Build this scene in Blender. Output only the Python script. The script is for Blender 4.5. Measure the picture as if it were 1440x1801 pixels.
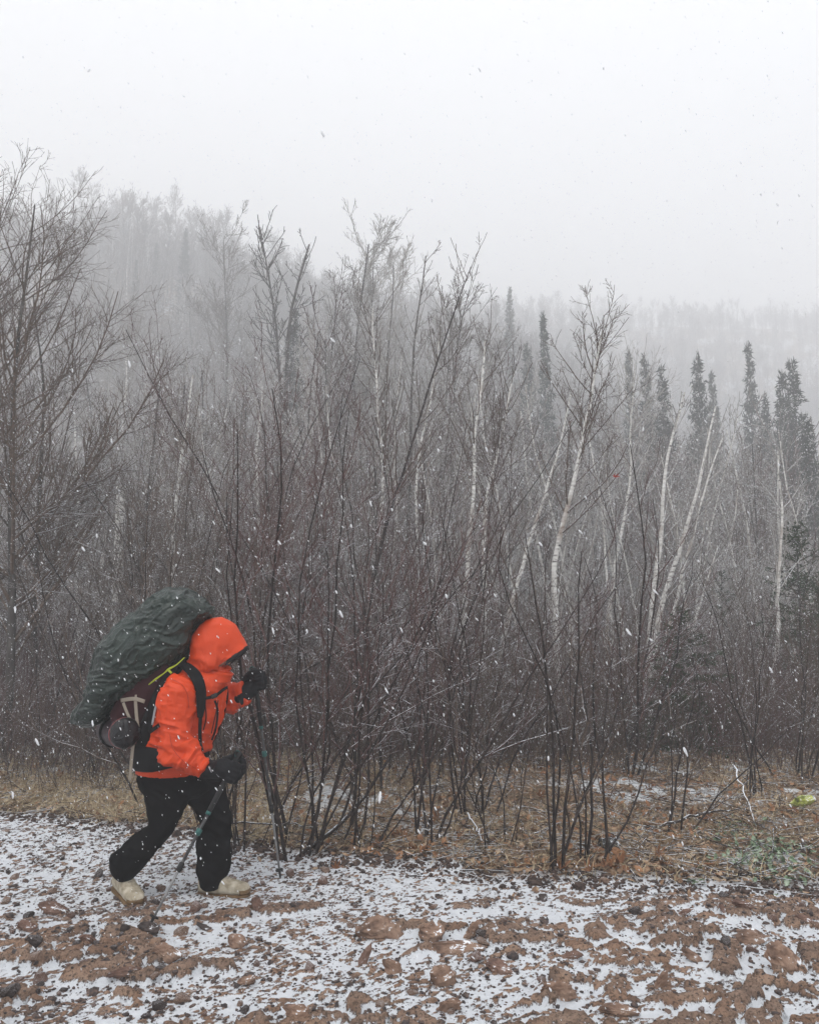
import bpy, math, random
import numpy as np
from mathutils import Vector
PI = math.pi
for o in list(bpy.data.objects):
    bpy.data.objects.remove(o)
scene = bpy.context.scene
C = scene.collection

# ------------------------------------------------------------ camera, world, sun, exposure
F_PX = 1387.0
PITCH = math.atan(179.5 / F_PX)
CAM = np.array([0.0, 0.0, 1.6])
cam_d = bpy.data.cameras.new('camera'); cam = bpy.data.objects.new('camera', cam_d); C.objects.link(cam)
cam.location = CAM; cam.rotation_euler = (PI / 2 + PITCH, 0, 0)
cam_d.sensor_fit = 'VERTICAL'; cam_d.sensor_height = 36.0; cam_d.lens = F_PX / 1801 * 36
cam_d.clip_start = 0.05; cam_d.clip_end = 3000
scene.camera = cam

world = bpy.data.worlds.new("World"); scene.world = world; world.use_nodes = True
wn = world.node_tree; wn.nodes.clear()
SUN_EL, SUN_ROT = math.radians(62), math.radians(215)
sky = wn.nodes.new('ShaderNodeTexSky'); sky.sky_type = 'NISHITA'; sky.sun_disc = False
sky.sun_elevation = SUN_EL; sky.sun_rotation = SUN_ROT; sky.air_density = 1.0; sky.dust_density = 4.0; sky.ozone_density = 1.0
hs = wn.nodes.new('ShaderNodeHueSaturation'); hs.inputs['Saturation'].default_value = 0.12
ov = wn.nodes.new('ShaderNodeMix'); ov.data_type = 'RGBA'; ov.inputs[0].default_value = 0.8
ov.inputs[7].default_value = (10.1, 10.2, 10.35, 1)          # the cloud deck, evenly bright
bg = wn.nodes.new('ShaderNodeBackground'); bg.inputs['Strength'].default_value = 0.13
wo = wn.nodes.new('ShaderNodeOutputWorld')
wn.links.new(sky.outputs[0], hs.inputs['Color']); wn.links.new(hs.outputs[0], ov.inputs[6])
tcw = wn.nodes.new('ShaderNodeTexCoord'); sxyz = wn.nodes.new('ShaderNodeSeparateXYZ'); wn.links.new(tcw.outputs['Generated'], sxyz.inputs[0])
mrw = wn.nodes.new('ShaderNodeMapRange'); mrw.inputs[1].default_value = 0; mrw.inputs[2].default_value = 1; mrw.inputs[3].default_value = .72; mrw.inputs[4].default_value = 1.28
wn.links.new(sxyz.outputs[2], mrw.inputs[0])                 # an overcast sky is brighter overhead than at the horizon
mul = wn.nodes.new('ShaderNodeVectorMath'); mul.operation = 'SCALE'; wn.links.new(ov.outputs[2], mul.inputs[0]); wn.links.new(mrw.outputs[0], mul.inputs['Scale'])
wn.links.new(mul.outputs[0], bg.inputs['Color']); wn.links.new(bg.outputs[0], wo.inputs[0])

sun_d = bpy.data.lights.new('sun', 'SUN'); sun_d.energy = 1.5; sun_d.angle = math.radians(14); sun_d.color = (1, 0.98, 0.95)
sun = bpy.data.objects.new('sun', sun_d); C.objects.link(sun)
_sd = Vector((math.sin(SUN_ROT) * math.cos(SUN_EL), math.cos(SUN_ROT) * math.cos(SUN_EL), math.sin(SUN_EL)))
sun.rotation_euler = _sd.to_track_quat('Z', 'Y').to_euler()

vs = scene.view_settings
vs.view_transform = 'Standard'; vs.look = 'None'; vs.gamma = 1; vs.use_curve_mapping = False
vs.exposure = 0.20
cy = scene.cycles
cy.max_bounces = 8; cy.diffuse_bounces = 3; cy.glossy_bounces = 2; cy.transmission_bounces = 2
cy.volume_bounces = 4; cy.transparent_max_bounces = 6
cy.use_denoising = True
try:
    cy.denoiser = 'OPENIMAGEDENOISE'
except Exception:
    pass
cy.use_adaptive_sampling = True; cy.adaptive_threshold = 0.015
cy.sample_clamp_indirect = 4

# ------------------------------------------------------------ helpers
def tag(o, label=None, cat=None, group=None, kind=None):
    if label: o['label'] = label
    if cat: o['category'] = cat
    if group: o['group'] = group
    if kind: o['kind'] = kind
    return o

def link(name, me, mat=None, parent=None):
    o = bpy.data.objects.new(name, me); C.objects.link(o)
    if mat is not None and me is not None and not me.materials:
        me.materials.append(mat)
    if parent is not None: o.parent = parent
    return o

def empty(name, loc=(0, 0, 0), rz=0.0):
    o = bpy.data.objects.new(name, None); C.objects.link(o)
    o.location = loc; o.rotation_euler = (0, 0, rz); o.empty_display_size = 0.2
    return o

def fast_mesh(name, V, F, smooth=True, mats=()):
    """V (n,3); F list of arrays of equal-width faces"""
    V = np.ascontiguousarray(V, dtype=np.float32)
    if not isinstance(F, (list, tuple)): F = [F]
    F = [np.ascontiguousarray(f, dtype=np.int32) for f in F if len(f)]
    me = bpy.data.meshes.new(name)
    me.vertices.add(len(V)); me.vertices.foreach_set('co', V.ravel())
    nl = sum(f.size for f in F); npoly = sum(len(f) for f in F)
    me.loops.add(nl); me.polygons.add(npoly)
    me.loops.foreach_set('vertex_index', np.concatenate([f.ravel() for f in F]))
    tot = np.concatenate([np.full(len(f), f.shape[1], dtype=np.int32) for f in F])
    st = np.concatenate([[0], np.cumsum(tot)[:-1]]).astype(np.int32)
    me.polygons.foreach_set('loop_start', st)
    try: me.polygons.foreach_set('loop_total', tot)
    except Exception: pass
    me.polygons.foreach_set('use_smooth', np.full(npoly, smooth, dtype=bool))
    me.update(calc_edges=True)
    for m in mats: me.materials.append(m)
    return me

def pix(px, py, Y):
    """the point of the place that the photograph shows at pixel (px, py), Y metres ahead"""
    u = (px - 720) / F_PX; v = (900.5 - py) / F_PX
    t = Y / (math.cos(PITCH) - v * math.sin(PITCH))
    return np.array([u * t, Y, CAM[2] + t * (math.sin(PITCH) + v * math.cos(PITCH))])

def _hash(ix, iy, iz, seed):
    h = (ix.astype(np.uint32) * np.uint32(374761393) + iy.astype(np.uint32) * np.uint32(668265263)
         + iz.astype(np.uint32) * np.uint32(2147483647) + np.uint32((seed * 1274126177) & 0xffffffff))
    h = (h ^ (h >> np.uint32(13))) * np.uint32(1274126177)
    h = h ^ (h >> np.uint32(16))
    return (h & np.uint32(0xffffff)).astype(np.float32) / float(0xffffff)

def vnoise(p, seed=0):
    """value noise in [-1,1]; p (...,2 or 3)"""
    p = np.asarray(p, dtype=np.float64)
    if p.shape[-1] == 2: p = np.concatenate([p, np.zeros(p.shape[:-1] + (1,))], -1)
    i = np.floor(p); f = p - i; i = i.astype(np.int64); f = f * f * f * (f * (f * 6 - 15) + 10)
    r = 0
    for dx in (0, 1):
        for dy in (0, 1):
            for dz in (0, 1):
                w = (f[..., 0] if dx else 1 - f[..., 0]) * (f[..., 1] if dy else 1 - f[..., 1]) * (f[..., 2] if dz else 1 - f[..., 2])
                r = r + w * _hash((i[..., 0] + dx) & 0xffffffff, (i[..., 1] + dy) & 0xffffffff, (i[..., 2] + dz) & 0xffffffff, seed)
    return r * 2 - 1

def fbm(p, oct=4, seed=0, gain=0.5, lac=2.03):
    a, s, r, n = 1.0, 0, 0, 0
    p = np.asarray(p, dtype=np.float64)
    for k in range(oct):
        r = r + a * vnoise(p + 17.3 * k, seed + k); n += a; a *= gain; p = p * lac
    return r / n

def sstep(a, b, x):
    t = np.clip((x - a) / (b - a), 0, 1); return t * t * (3 - 2 * t)

# ------------------------------------------------------------ materials
def nmat(name):
    m = bpy.data.materials.new(name); m.use_nodes = True
    nt = m.node_tree; b = nt.nodes['Principled BSDF']
    return m, nt, b

def N(nt, t, **kw):
    n = nt.nodes.new(t)
    for k, v in kw.items():
        if k.startswith('i_'):
            key = k[2:]; key = int(key) if key.isdigit() else key.replace('_', ' ')
            n.inputs[key].default_value = v
        else: setattr(n, k, v)
    return n

def ramp(nt, stops, fac=None):
    r = nt.nodes.new('ShaderNodeValToRGB'); e = r.color_ramp.elements
    while len(e) < len(stops): e.new(0.5)
    for x, (pos, c) in zip(e, stops):
        x.position = pos; x.color = (*c, 1) if len(c) == 3 else c
    if fac is not None: nt.links.new(fac, r.inputs[0])
    return r

def noisy(name, stops, scale=8, rough=0.8, bump=0.0, bscale=40, detail=4, spec=0.3, rand=0.0, coord='Object', stretch=None, bdist=0.01):
    m, nt, b = nmat(name); L = nt.links
    tc = N(nt, 'ShaderNodeTexCoord'); src = tc.outputs[coord]
    if stretch:
        mp = N(nt, 'ShaderNodeMapping'); mp.inputs['Scale'].default_value = stretch
        L.new(src, mp.inputs[0]); src = mp.outputs[0]
    n = N(nt, 'ShaderNodeTexNoise'); n.inputs['Scale'].default_value = scale; n.inputs['Detail'].default_value = detail
    L.new(src, n.inputs['Vector'])
    r = ramp(nt, stops, n.outputs[0]); col = r.outputs[0]
    if rand:
        oi = N(nt, 'ShaderNodeObjectInfo'); h = N(nt, 'ShaderNodeHueSaturation')
        mr = N(nt, 'ShaderNodeMapRange'); mr.inputs[3].default_value = 1 - rand; mr.inputs[4].default_value = 1 + rand
        L.new(oi.outputs['Random'], mr.inputs[0]); L.new(mr.outputs[0], h.inputs['Value']); L.new(col, h.inputs['Color']); col = h.outputs[0]
    L.new(col, b.inputs['Base Color']); b.inputs['Roughness'].default_value = rough
    b.inputs['Specular IOR Level'].default_value = spec
    if bump:
        n2 = N(nt, 'ShaderNodeTexNoise'); n2.inputs['Scale'].default_value = bscale; n2.inputs['Detail'].default_value = 5
        L.new(src, n2.inputs['Vector'])
        bp = N(nt, 'ShaderNodeBump'); bp.inputs['Strength'].default_value = bump; bp.inputs['Distance'].default_value = bdist
        L.new(n2.outputs[0], bp.inputs['Height']); L.new(bp.outputs[0], b.inputs['Normal'])
    return m
# ------------------------------------------------------------ the land
def road_edge(x):
    """how far ahead the gravel ends and the verge begins"""
    e = np.interp(x, [-9, -3.3, -1.29, 0, 1.27, 2.4, 6, 9], [9.5, 6.64, 5.84, 5.19, 4.98, 4.86, 4.7, 4.6])
    return e + 0.10 * vnoise(np.stack([x * 1.7, x * 0], -1), 5) + 0.05 * vnoise(np.stack([x * 7, x * 0], -1), 6)

def crest(a):
    return np.interp(a, [-.75, -.5, -.42, -.3, -.2, -.09, .09, .2, .3, .4, .6, .9], [54, 59, 60, 56, 51, 46, 39, 33, 21, 12, 10, 12])

def land(x, y):
    x = np.asarray(x, dtype=np.float64); y = np.asarray(y, dtype=np.float64)
    ys = np.maximum(y, 1.0); a = np.clip(x / np.maximum(ys, 20), -.9, .9)
    z = -6.2 * sstep(9.0, 34, y) - 2.0 * sstep(30, 50, y) - 0.18 * sstep(7.5, 12, y)
    hill = np.clip((y - 46) / (125 - 46), 0, 1); hill = hill * hill * (3 - 2 * hill) * .45 + hill * .55
    z = z + hill * (crest(a) + 8.4)
    z = z + sstep(118, 262, y) * (96 - crest(a) + 12 * np.clip(-a, 0, .5) * 2) + np.clip(y - 262, 0, 200) * 0.02
    big = fbm(np.stack([x / 14, y / 14], -1), 3, 2)
    z = z + big * (1.6 * sstep(14, 60, y) + 0.0)
    z = z + 0.10 * fbm(np.stack([x / 1.6, y / 1.6], -1), 3, 9) * sstep(0, 1.6, y - road_edge(x))
    return z

def cells(x, y, seed, jit=.85):
    """cracked plates: (edge distance, random number of the plate, tilt height within it)"""
    ix = np.floor(x).astype(np.int64); iy = np.floor(y).astype(np.int64)
    d1 = np.full(x.shape, 9.); d2 = np.full(x.shape, 9.); r = np.zeros(x.shape); tl = np.zeros(x.shape); zz = np.zeros_like(ix)
    for dx in (-1, 0, 1):
        for dy in (-1, 0, 1):
            cx = (ix + dx) & 0xffffffff; cy_ = (iy + dy) & 0xffffffff
            h1 = _hash(cx, cy_, zz, seed); h2 = _hash(cx, cy_, zz, seed + 1); h3 = _hash(cx, cy_, zz, seed + 2); h4 = _hash(cx, cy_, zz, seed + 3)
            ox = x - (ix + dx + .5 + (h1 - .5) * jit); oy = y - (iy + dy + .5 + (h2 - .5) * jit)
            d = np.sqrt(ox ** 2 + oy ** 2); t = ox * (h4 - .5) + oy * (h3 - .5)
            n1 = d < d1
            d2 = np.where(n1, d1, np.minimum(d2, d)); r = np.where(n1, h3, r); tl = np.where(n1, t, tl); d1 = np.where(n1, d, d1)
    return d2 - d1, r, tl

def road_relief(x, y):
    """(height above the level, how bare of snow): broken bedrock on the near side, trodden grit beyond"""
    c, s = math.cos(math.radians(24)), math.sin(math.radians(24))
    wx = .10 * vnoise(np.stack([x * 4, y * 4], -1), 61) + .035 * vnoise(np.stack([x * 13, y * 13], -1), 62)
    wy = .10 * vnoise(np.stack([x * 4, y * 4], -1), 63) + .035 * vnoise(np.stack([x * 13, y * 13], -1), 64)
    xx, yy = x + wx, y + wy
    u = xx * c + yy * s; v = -xx * s + yy * c
    e1, r1, t1 = cells(u * 3.4, v * 8.0, 71)
    e2, r2, t2 = cells(u * 10 + 3, v * 19, 81)
    e3, r3, t3 = cells(x * 27, y * 27, 91)
    band = y + .30 * fbm(np.stack([x * 1.2, y * 1.2], -1), 3, 44)
    rocky = sstep(5.0, 4.1, band + .18 * sstep(-.3, -1.3, x))
    big = fbm(np.stack([x * 1.3, y * 2.2], -1), 3, 47)
    grit = fbm(np.stack([x * 24, y * 24], -1), 4, 41, .6)
    on1 = sstep(.46, .56, r1 * .78 + big * .65 + .10 * rocky) ; p1 = sstep(.02, .20, e1)
    on2 = sstep(.45, .6, r2 + big * .3); p2 = sstep(.03, .22, e2)
    h1 = on1 * p1 * (.35 + .65 * r1 + .9 * t1)
    h2 = p2 * (.3 + .7 * r2 + .8 * t2)
    h = rocky * (h1 * .046 + h2 * .022 * (.35 + .65 * on1)) + sstep(.05, .3, e3) * (.25 + .75 * r3) * .0085 + grit * .004
    bare = rocky * np.clip(on1 * p1 * (.45 + .55 * p2) + on2 * p2 * .60 * (1 - on1), 0, 1)
    g = sstep(.62, .78, r3 + .25 * big + .10 * grit) * sstep(.08, .25, e3)
    sparse = np.where(big > .18, .9, .62)
    bare = np.maximum(bare, g * sparse * .55)
    tone = np.clip(.5 * r2 + .5 * r1 * on1, 0, 1)
    return h, np.clip(bare + .15 * grit * rocky, 0, 1), tone

def ground_exact(x, y):
    """the true surface, relief included"""
    x = np.asarray(x, float); y = np.asarray(y, float)
    e = y - road_edge(x)
    h = road_relief(x, y)[0]
    k = sstep(.12, -.12, e)
    v = .028 * fbm(np.stack([x * 4.5, y * 4.5], -1), 4, 51) + .012 * fbm(np.stack([x * 17, y * 17], -1), 3, 53)
    return land(x, y) + h * k + (v + .03) * (1 - k) + 0.012 * fbm(np.stack([x / .7, y / .7], -1), 2, 55)

def axis(lo, hi, step, out_lo, out_hi, g=1.09):
    m = list(np.arange(lo, hi, step)); up = [m[-1]]; s = step
    while up[-1] < out_hi: s = min(s * g, 4.0); up.append(up[-1] + s)
    dn = [m[0]]; s = step
    while dn[-1] > out_lo: s = min(s * g, 6.0); dn.append(dn[-1] - s)
    return np.array(dn[1:][::-1] + m + up[1:])

gx = axis(-2.9, 2.9, .0145, -190, 190); gy = axis(3.1, 6.5, .0145, -30, 330)
GX, GY = np.meshgrid(gx, gy)
GZ = ground_exact(GX, GY)
def ground_z(x, y):
    """height of the built surface, read off its own grid"""
    x = np.asarray(x, float); y = np.asarray(y, float)
    i = np.clip(np.searchsorted(gx, x) - 1, 0, len(gx) - 2); j = np.clip(np.searchsorted(gy, y) - 1, 0, len(gy) - 2)
    u = (x - gx[i]) / (gx[i + 1] - gx[i]); v = (y - gy[j]) / (gy[j + 1] - gy[j])
    return (GZ[j, i] * (1 - u) + GZ[j, i + 1] * u) * (1 - v) + (GZ[j + 1, i] * (1 - u) + GZ[j + 1, i + 1] * u) * v
RH, BARE, TONE = road_relief(GX, GY)
def patch_of(x, y):
    """where thin snow lies on the litter of the verge"""
    return sstep(.12, .30, fbm(np.stack([x * .95, y * 1.5], -1), 4, 407, .6)) * sstep(.25, .9, y - road_edge(x)) * (.35 + .65 * sstep(-1.2, .3, x)) * sstep(-.25, .25, vnoise(np.stack([x * 5, y * 5], -1), 409) + .35)
PATCH = patch_of(GX, GY)
def blur(A, r):
    for ax in (0, 1):
        K = np.cumsum(np.concatenate([np.take(A, [0] * (r + 1), ax), A, np.take(A, [-1] * r, ax)], ax), ax)
        A = (np.take(K, range(2 * r + 1, K.shape[ax]), ax) - np.take(K, range(0, K.shape[ax] - 2 * r - 1), ax)) / (2 * r + 1); 
        A = np.concatenate([A, np.take(A, [-1], ax)], ax) if A.shape[ax] < GX.shape[ax] else A
    return A
PROUD = .6 * (RH - blur(blur(RH, 4), 3)) + .8 * (RH - blur(blur(RH, 1), 1))           # what stands proud of its surroundings has been blown clear; snow settles in the hollows
_nz = fbm(np.stack([GX * 20, GY * 20], -1), 4, 401, .65)
_st = fbm(np.stack([(GX * .91 + GY * .41) * 2.2, (-GX * .41 + GY * .91) * 15], -1), 3, 405)
BARE = np.clip(.44 * BARE + .66 * sstep(-.0032, .0080, PROUD * .85 + .0034 * _nz + .0030 * _st + .0004), 0, 1)
E_ = GY - road_edge(GX)
VERGE = sstep(-.06, .16, E_ + .10 * fbm(np.stack([GX * 5, GY * 5], -1), 3, 57))
nx, ny = len(gx), len(gy)
idx = np.arange(nx * ny).reshape(ny, nx)
Q = np.stack([idx[:-1, :-1], idx[:-1, 1:], idx[1:, 1:], idx[1:, :-1]], -1).reshape(-1, 4)
qy = GY[:-1, :-1].ravel(); qe = E_[:-1, :-1].ravel()
allV = np.stack([GX, GY, GZ], -1).reshape(-1, 3)

def land_piece(name, sel, mat):
    q = Q[sel]; used = np.zeros(len(allV), bool); used[q.ravel()] = True
    re = np.cumsum(used) - 1
    me = fast_mesh(name, allV[used], re[q], True, [mat])
    for nm, arr in (('bare', BARE), ('verge', VERGE), ('tone', TONE), ('patch', PATCH)):
        at = me.attributes.new(nm, 'FLOAT', 'POINT'); at.data.foreach_set('value', arr.ravel()[used].astype(np.float32))
    o = link(name, me); tag(o, kind='structure'); return o

def make_ground_mat():
    m, nt, b = nmat('ground_mat'); L = nt.links
    tc = N(nt, 'ShaderNodeTexCoord'); P = tc.outputs['Object']
    def noise(s, d=4, r=.55, vec=P):
        n = N(nt, 'ShaderNodeTexNoise'); n.inputs['Scale'].default_value = s; n.inputs['Detail'].default_value = d
        n.inputs['Roughness'].default_value = r; L.new(vec, n.inputs['Vector']); return n.outputs[0]
    def math_(op, a, b_, c=None):
        n = N(nt, 'ShaderNodeMath', operation=op)
        for i, v in enumerate((a, b_, c)):
            if v is None: continue
            if isinstance(v, (int, float)): n.inputs[i].default_value = v
            else: L.new(v, n.inputs[i])
        return n.outputs[0]
    def mix(f, a, c):
        n = N(nt, 'ShaderNodeMix', data_type='RGBA')
        if isinstance(f, (int, float)): n.inputs[0].default_value = f
        else: L.new(f, n.inputs[0])
        for i, v in ((6, a), (7, c)):
            if isinstance(v, tuple): n.inputs[i].default_value = (*v, 1)
            else: L.new(v, n.inputs[i])
        return n.outputs[2]
    def srange(v, a, c):
        n = N(nt, 'ShaderNodeMapRange', interpolation_type='SMOOTHSTEP'); L.new(v, n.inputs[0])
        n.inputs[1].default_value = a; n.inputs[2].default_value = c; return n.outputs[0]
    bare = N(nt, 'ShaderNodeAttribute', attribute_name='bare').outputs['Fac']
    verge = N(nt, 'ShaderNodeAttribute', attribute_name='verge').outputs['Fac']
    # stone: red-brown worn rock, darker gritty parts
    rock = ramp(nt, [(.3, (.13, .075, .052)), (.45, (.27, .165, .110)), (.6, (.38, .25, .175)), (.78, (.25, .19, .155))], noise(7, 7, .65)).outputs[0]
    grit = ramp(nt, [(.3, (.028, .024, .024)), (.55, (.085, .066, .060)), (.75, (.15, .12, .11))], noise(70, 4, .7)).outputs[0]
    tone = N(nt, 'ShaderNodeAttribute', attribute_name='tone').outputs['Fac']
    rock = mix(math_('MULTIPLY', srange(tone, .35, .75), .55), rock, ramp(nt, [(.35, (.12, .088, .074)), (.65, (.36, .26, .20))], noise(30, 6, .7)).outputs[0])
    rock = mix(math_('MULTIPLY', srange(noise(75, 5, .75), .50, .40), .75), rock, (.035, .026, .022))
    stone = mix(srange(bare, .25, .7), grit, rock)
    # snow lies wherever the stone is not bare, broken up by grains of grit
    g1 = noise(60, 6, .75); g2 = noise(150, 2, .6); g3 = noise(3.2, 3)
    s = math_('ADD', math_('MULTIPLY', g1, 1.2), math_('MULTIPLY', g2, .5))
    s = math_('ADD', s, math_('MULTIPLY', g3, .75))
    s = math_('SUBTRACT', s, math_('MULTIPLY', bare, .85))
    snow_amt = srange(s, .80, 1.0)
    snow_c = mix(noise(20, 3), (.62, .65, .70), (.86, .88, .91))
    road_c = mix(snow_amt, stone, snow_c)
    # verge: dead leaves and thatch, patches of snow
    vcol = ramp(nt, [(.28, (.045, .032, .024)), (.45, (.15, .108, .074)), (.6, (.27, .20, .135)), (.75, (.38, .30, .21))], noise(38, 6, .7)).outputs[0]
    vcol = mix(srange(noise(2.4, 3), .45, .62), vcol, mix(.5, vcol, (.12, .055, .03)))
    vs_ = math_('ADD', math_('MULTIPLY', noise(1.5, 4), .9), math_('MULTIPLY', noise(30, 4, .7), .7))
    vs_ = math_('ADD', vs_, math_('MULTIPLY', N(nt, 'ShaderNodeAttribute', attribute_name='patch').outputs['Fac'], .30))
    vsn = srange(vs_, .84, .96)
    vcol = mix(math_('MULTIPLY', vsn, .85), vcol, (.72, .75, .78))
    col = mix(verge, road_c, vcol)
    L.new(col, b.inputs['Base Color']); b.inputs['Roughness'].default_value = .85; b.inputs['Specular IOR Level'].default_value = .2
    bh = math_('ADD', math_('ADD', math_('MULTIPLY', g1, 1.0), math_('MULTIPLY', g2, .35)), math_('MULTIPLY', noise(18, 5, .7), 1.6))
    bp = N(nt, 'ShaderNodeBump'); bp.inputs['Strength'].default_value = .9; bp.inputs['Distance'].default_value = .016
    L.new(bh, bp.inputs['Height']); L.new(bp.outputs[0], b.inputs['Normal'])
    return m
M_ground = make_ground_mat()
land_piece('road', (qe < 0) & (qy < 12), M_ground)
land_piece('ground', ((qe >= 0) | (qy >= 12)) & (qy < 48), M_ground)
land_piece('hillside', (qy >= 48), M_ground)
# ------------------------------------------------------------ growing things
def unit(v): return v / np.maximum(np.linalg.norm(v, axis=-1, keepdims=True), 1e-9)

def walk(rng, P0, D0, Ln, m, wander, up, grav=0.0):
    n = len(P0); P = np.zeros((n, m + 1, 3)); P[:, 0] = P0; d = D0.copy(); st = (Ln / m)[:, None]
    for k in range(m):
        d = unit(d + rng.normal(0, wander, (n, 3)) + np.array([0, 0, up - grav * k / m]))
        P[:, k + 1] = P[:, k] + d * st
    return P

def sprout(rng, P, R, dens, t0, t1, ang, lenr, m, wander, up, rr=.6, rmin=.0012, fall=.5, cap=None, lmax=9, tip=.35, phi=None):
    """children of the branches P (n,m+1,3) with radii R"""
    n, mm = P.shape[0], P.shape[1] - 1
    seg = np.linalg.norm(P[:, 1:] - P[:, :-1], axis=2).sum(1)
    cnt = np.maximum(1, rng.poisson(np.clip(dens * seg, .3, 60)))
    if cap: cnt = np.minimum(cnt, cap)
    pi = np.repeat(np.arange(n), cnt); t = rng.uniform(t0, t1, len(pi))
    f = t * mm; i = np.minimum(f.astype(int), mm - 1); fr = (f - i)[:, None]
    A = P[pi, i]; B = P[pi, i + 1]; pos = A + (B - A) * fr; T = unit(B - A)
    r0 = R[pi, i] * (1 - fr[:, 0]) + R[pi, i + 1] * fr[:, 0]
    q = unit(rng.normal(0, 1, (len(pi), 3))) if phi is None else phi(rng, len(pi))
    q = unit(q - (q * T).sum(1, keepdims=True) * T)
    a = np.radians(rng.normal(ang, ang * .22, len(pi)))[:, None]
    D = T * np.cos(a) + q * np.sin(a)
    Ln = np.minimum(seg[pi] * lenr * (1 - fall * t) * rng.uniform(.55, 1.25, len(pi)), lmax)
    C_ = walk(rng, pos, D, Ln, m, wander, up)
    rb = np.maximum(np.minimum(r0 * rr, Ln * .010 + .001), rmin)
    Rc = rb[:, None] * (1 - (1 - tip) * np.linspace(0, 1, m + 1)[None]); Rc = np.maximum(Rc, rmin * .75)
    return C_, Rc

def tubes(parts):
    """parts: (P,R,k) -> one vertex and one quad array"""
    Vs, Fs, off = [], [], 0
    for P, R, k in parts:
        n, m1 = P.shape[:2]
        if n == 0: continue
        T = np.empty_like(P); T[:, 1:-1] = P[:, 2:] - P[:, :-2]; T[:, 0] = P[:, 1] - P[:, 0]; T[:, -1] = P[:, -1] - P[:, -2]
        T = unit(T); ref = np.where(np.abs(T[:, :1, 2:3]) > .9, np.array([1., 0, 0]), np.array([0, 0, 1.]))
        ref = np.broadcast_to(ref, T.shape)
        U = unit(np.cross(T, ref)); W = np.cross(T, U)
        an = np.arange(k) * 2 * PI / k
        V = P[:, :, None] + R[:, :, None, None] * (U[:, :, None] * np.cos(an)[None, None, :, None] + W[:, :, None] * np.sin(an)[None, None, :, None])
        Vs.append(V.reshape(-1, 3))
        id_ = off + np.arange(n * m1 * k).reshape(n, m1, k)
        a = id_[:, :-1]; b_ = id_[:, 1:]
        Fs.append(np.stack([a, np.roll(a, -1, 2), np.roll(b_, -1, 2), b_], -1).reshape(-1, 4)); off += n * m1 * k
    return np.concatenate(Vs), np.concatenate(Fs)

def tmesh(name, parts, mat): 
    V, F = tubes(parts); return fast_mesh(name, V, F, True, [mat])

def resample(pts, m):
    pts = np.asarray(pts, float); s = np.concatenate([[0], np.cumsum(np.linalg.norm(np.diff(pts, axis=0), axis=1))])
    t = np.linspace(0, s[-1], m + 1)
    # smooth through a Catmull-like interpolation
    out = np.stack([np.interp(t, s, pts[:, k]) for k in range(3)], -1)
    for _ in range(2): out[1:-1] = out[1:-1] * .5 + (out[:-2] + out[2:]) * .25
    return out

bark_shrub = noisy('shrub_bark', [(.35, (.010, .0075, .007)), (.55, (.026, .018, .016)), (.75, (.075, .058, .052))], 30, .75, .3, 60, rand=.25)
twig_red = noisy('red_twig_bark', [(.3, (.045, .022, .020)), (.7, (.115, .060, .054))], 20, .6, rand=.3)
twig_brown = noisy('brown_twig_bark', [(.3, (.055, .038, .029)), (.7, (.15, .108, .084))], 20, .7, rand=.3)
bark_grey = noisy('grey_bark', [(.3, (.030, .027, .025)), (.55, (.080, .072, .067)), (.75, (.17, .16, .15))], 9, .85, .4, 40, stretch=(1, 1, .3), rand=.25)
twig_grey = noisy('grey_twig_bark', [(.3, (.10, .085, .077)), (.7, (.25, .215, .195))], 12, .8, rand=.3)
twig_pale = noisy('pale_twig_bark', [(.3, (.22, .20, .185)), (.7, (.46, .44, .415))], 12, .8, rand=.2)

def snowed(m, amt, scale=30.0):
    """a little snow caught on the upper side of the bark"""
    nt = m.node_tree; L = nt.links; b = nt.nodes['Principled BSDF']; src = b.inputs['Base Color'].links[0].from_socket
    ge = N(nt, 'ShaderNodeNewGeometry'); sp = N(nt, 'ShaderNodeSeparateXYZ'); L.new(ge.outputs['Normal'], sp.inputs[0])
    no = N(nt, 'ShaderNodeTexNoise'); no.inputs['Scale'].default_value = scale; no.inputs['Detail'].default_value = 3; L.new(ge.outputs['Position'], no.inputs['Vector'])
    a = N(nt, 'ShaderNodeMath', operation='MULTIPLY_ADD'); L.new(no.outputs[0], a.inputs[0]); a.inputs[1].default_value = 1.6; L.new(sp.outputs[2], a.inputs[2])
    mr = N(nt, 'ShaderNodeMapRange'); mr.inputs[1].default_value = 1.75 - amt; mr.inputs[2].default_value = 1.95 - amt; L.new(a.outputs[0], mr.inputs[0])
    mx = N(nt, 'ShaderNodeMix', data_type='RGBA'); L.new(mr.outputs[0], mx.inputs[0]); L.new(src, mx.inputs[6]); mx.inputs[7].default_value = (.72, .75, .79, 1); L.new(mx.outputs[2], b.inputs['Base Color'])
snowed(bark_shrub, .16); snowed(twig_red, .32); snowed(twig_brown, .34); snowed(bark_grey, .35); snowed(twig_grey, .42); snowed(twig_pale, .5)
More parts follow.
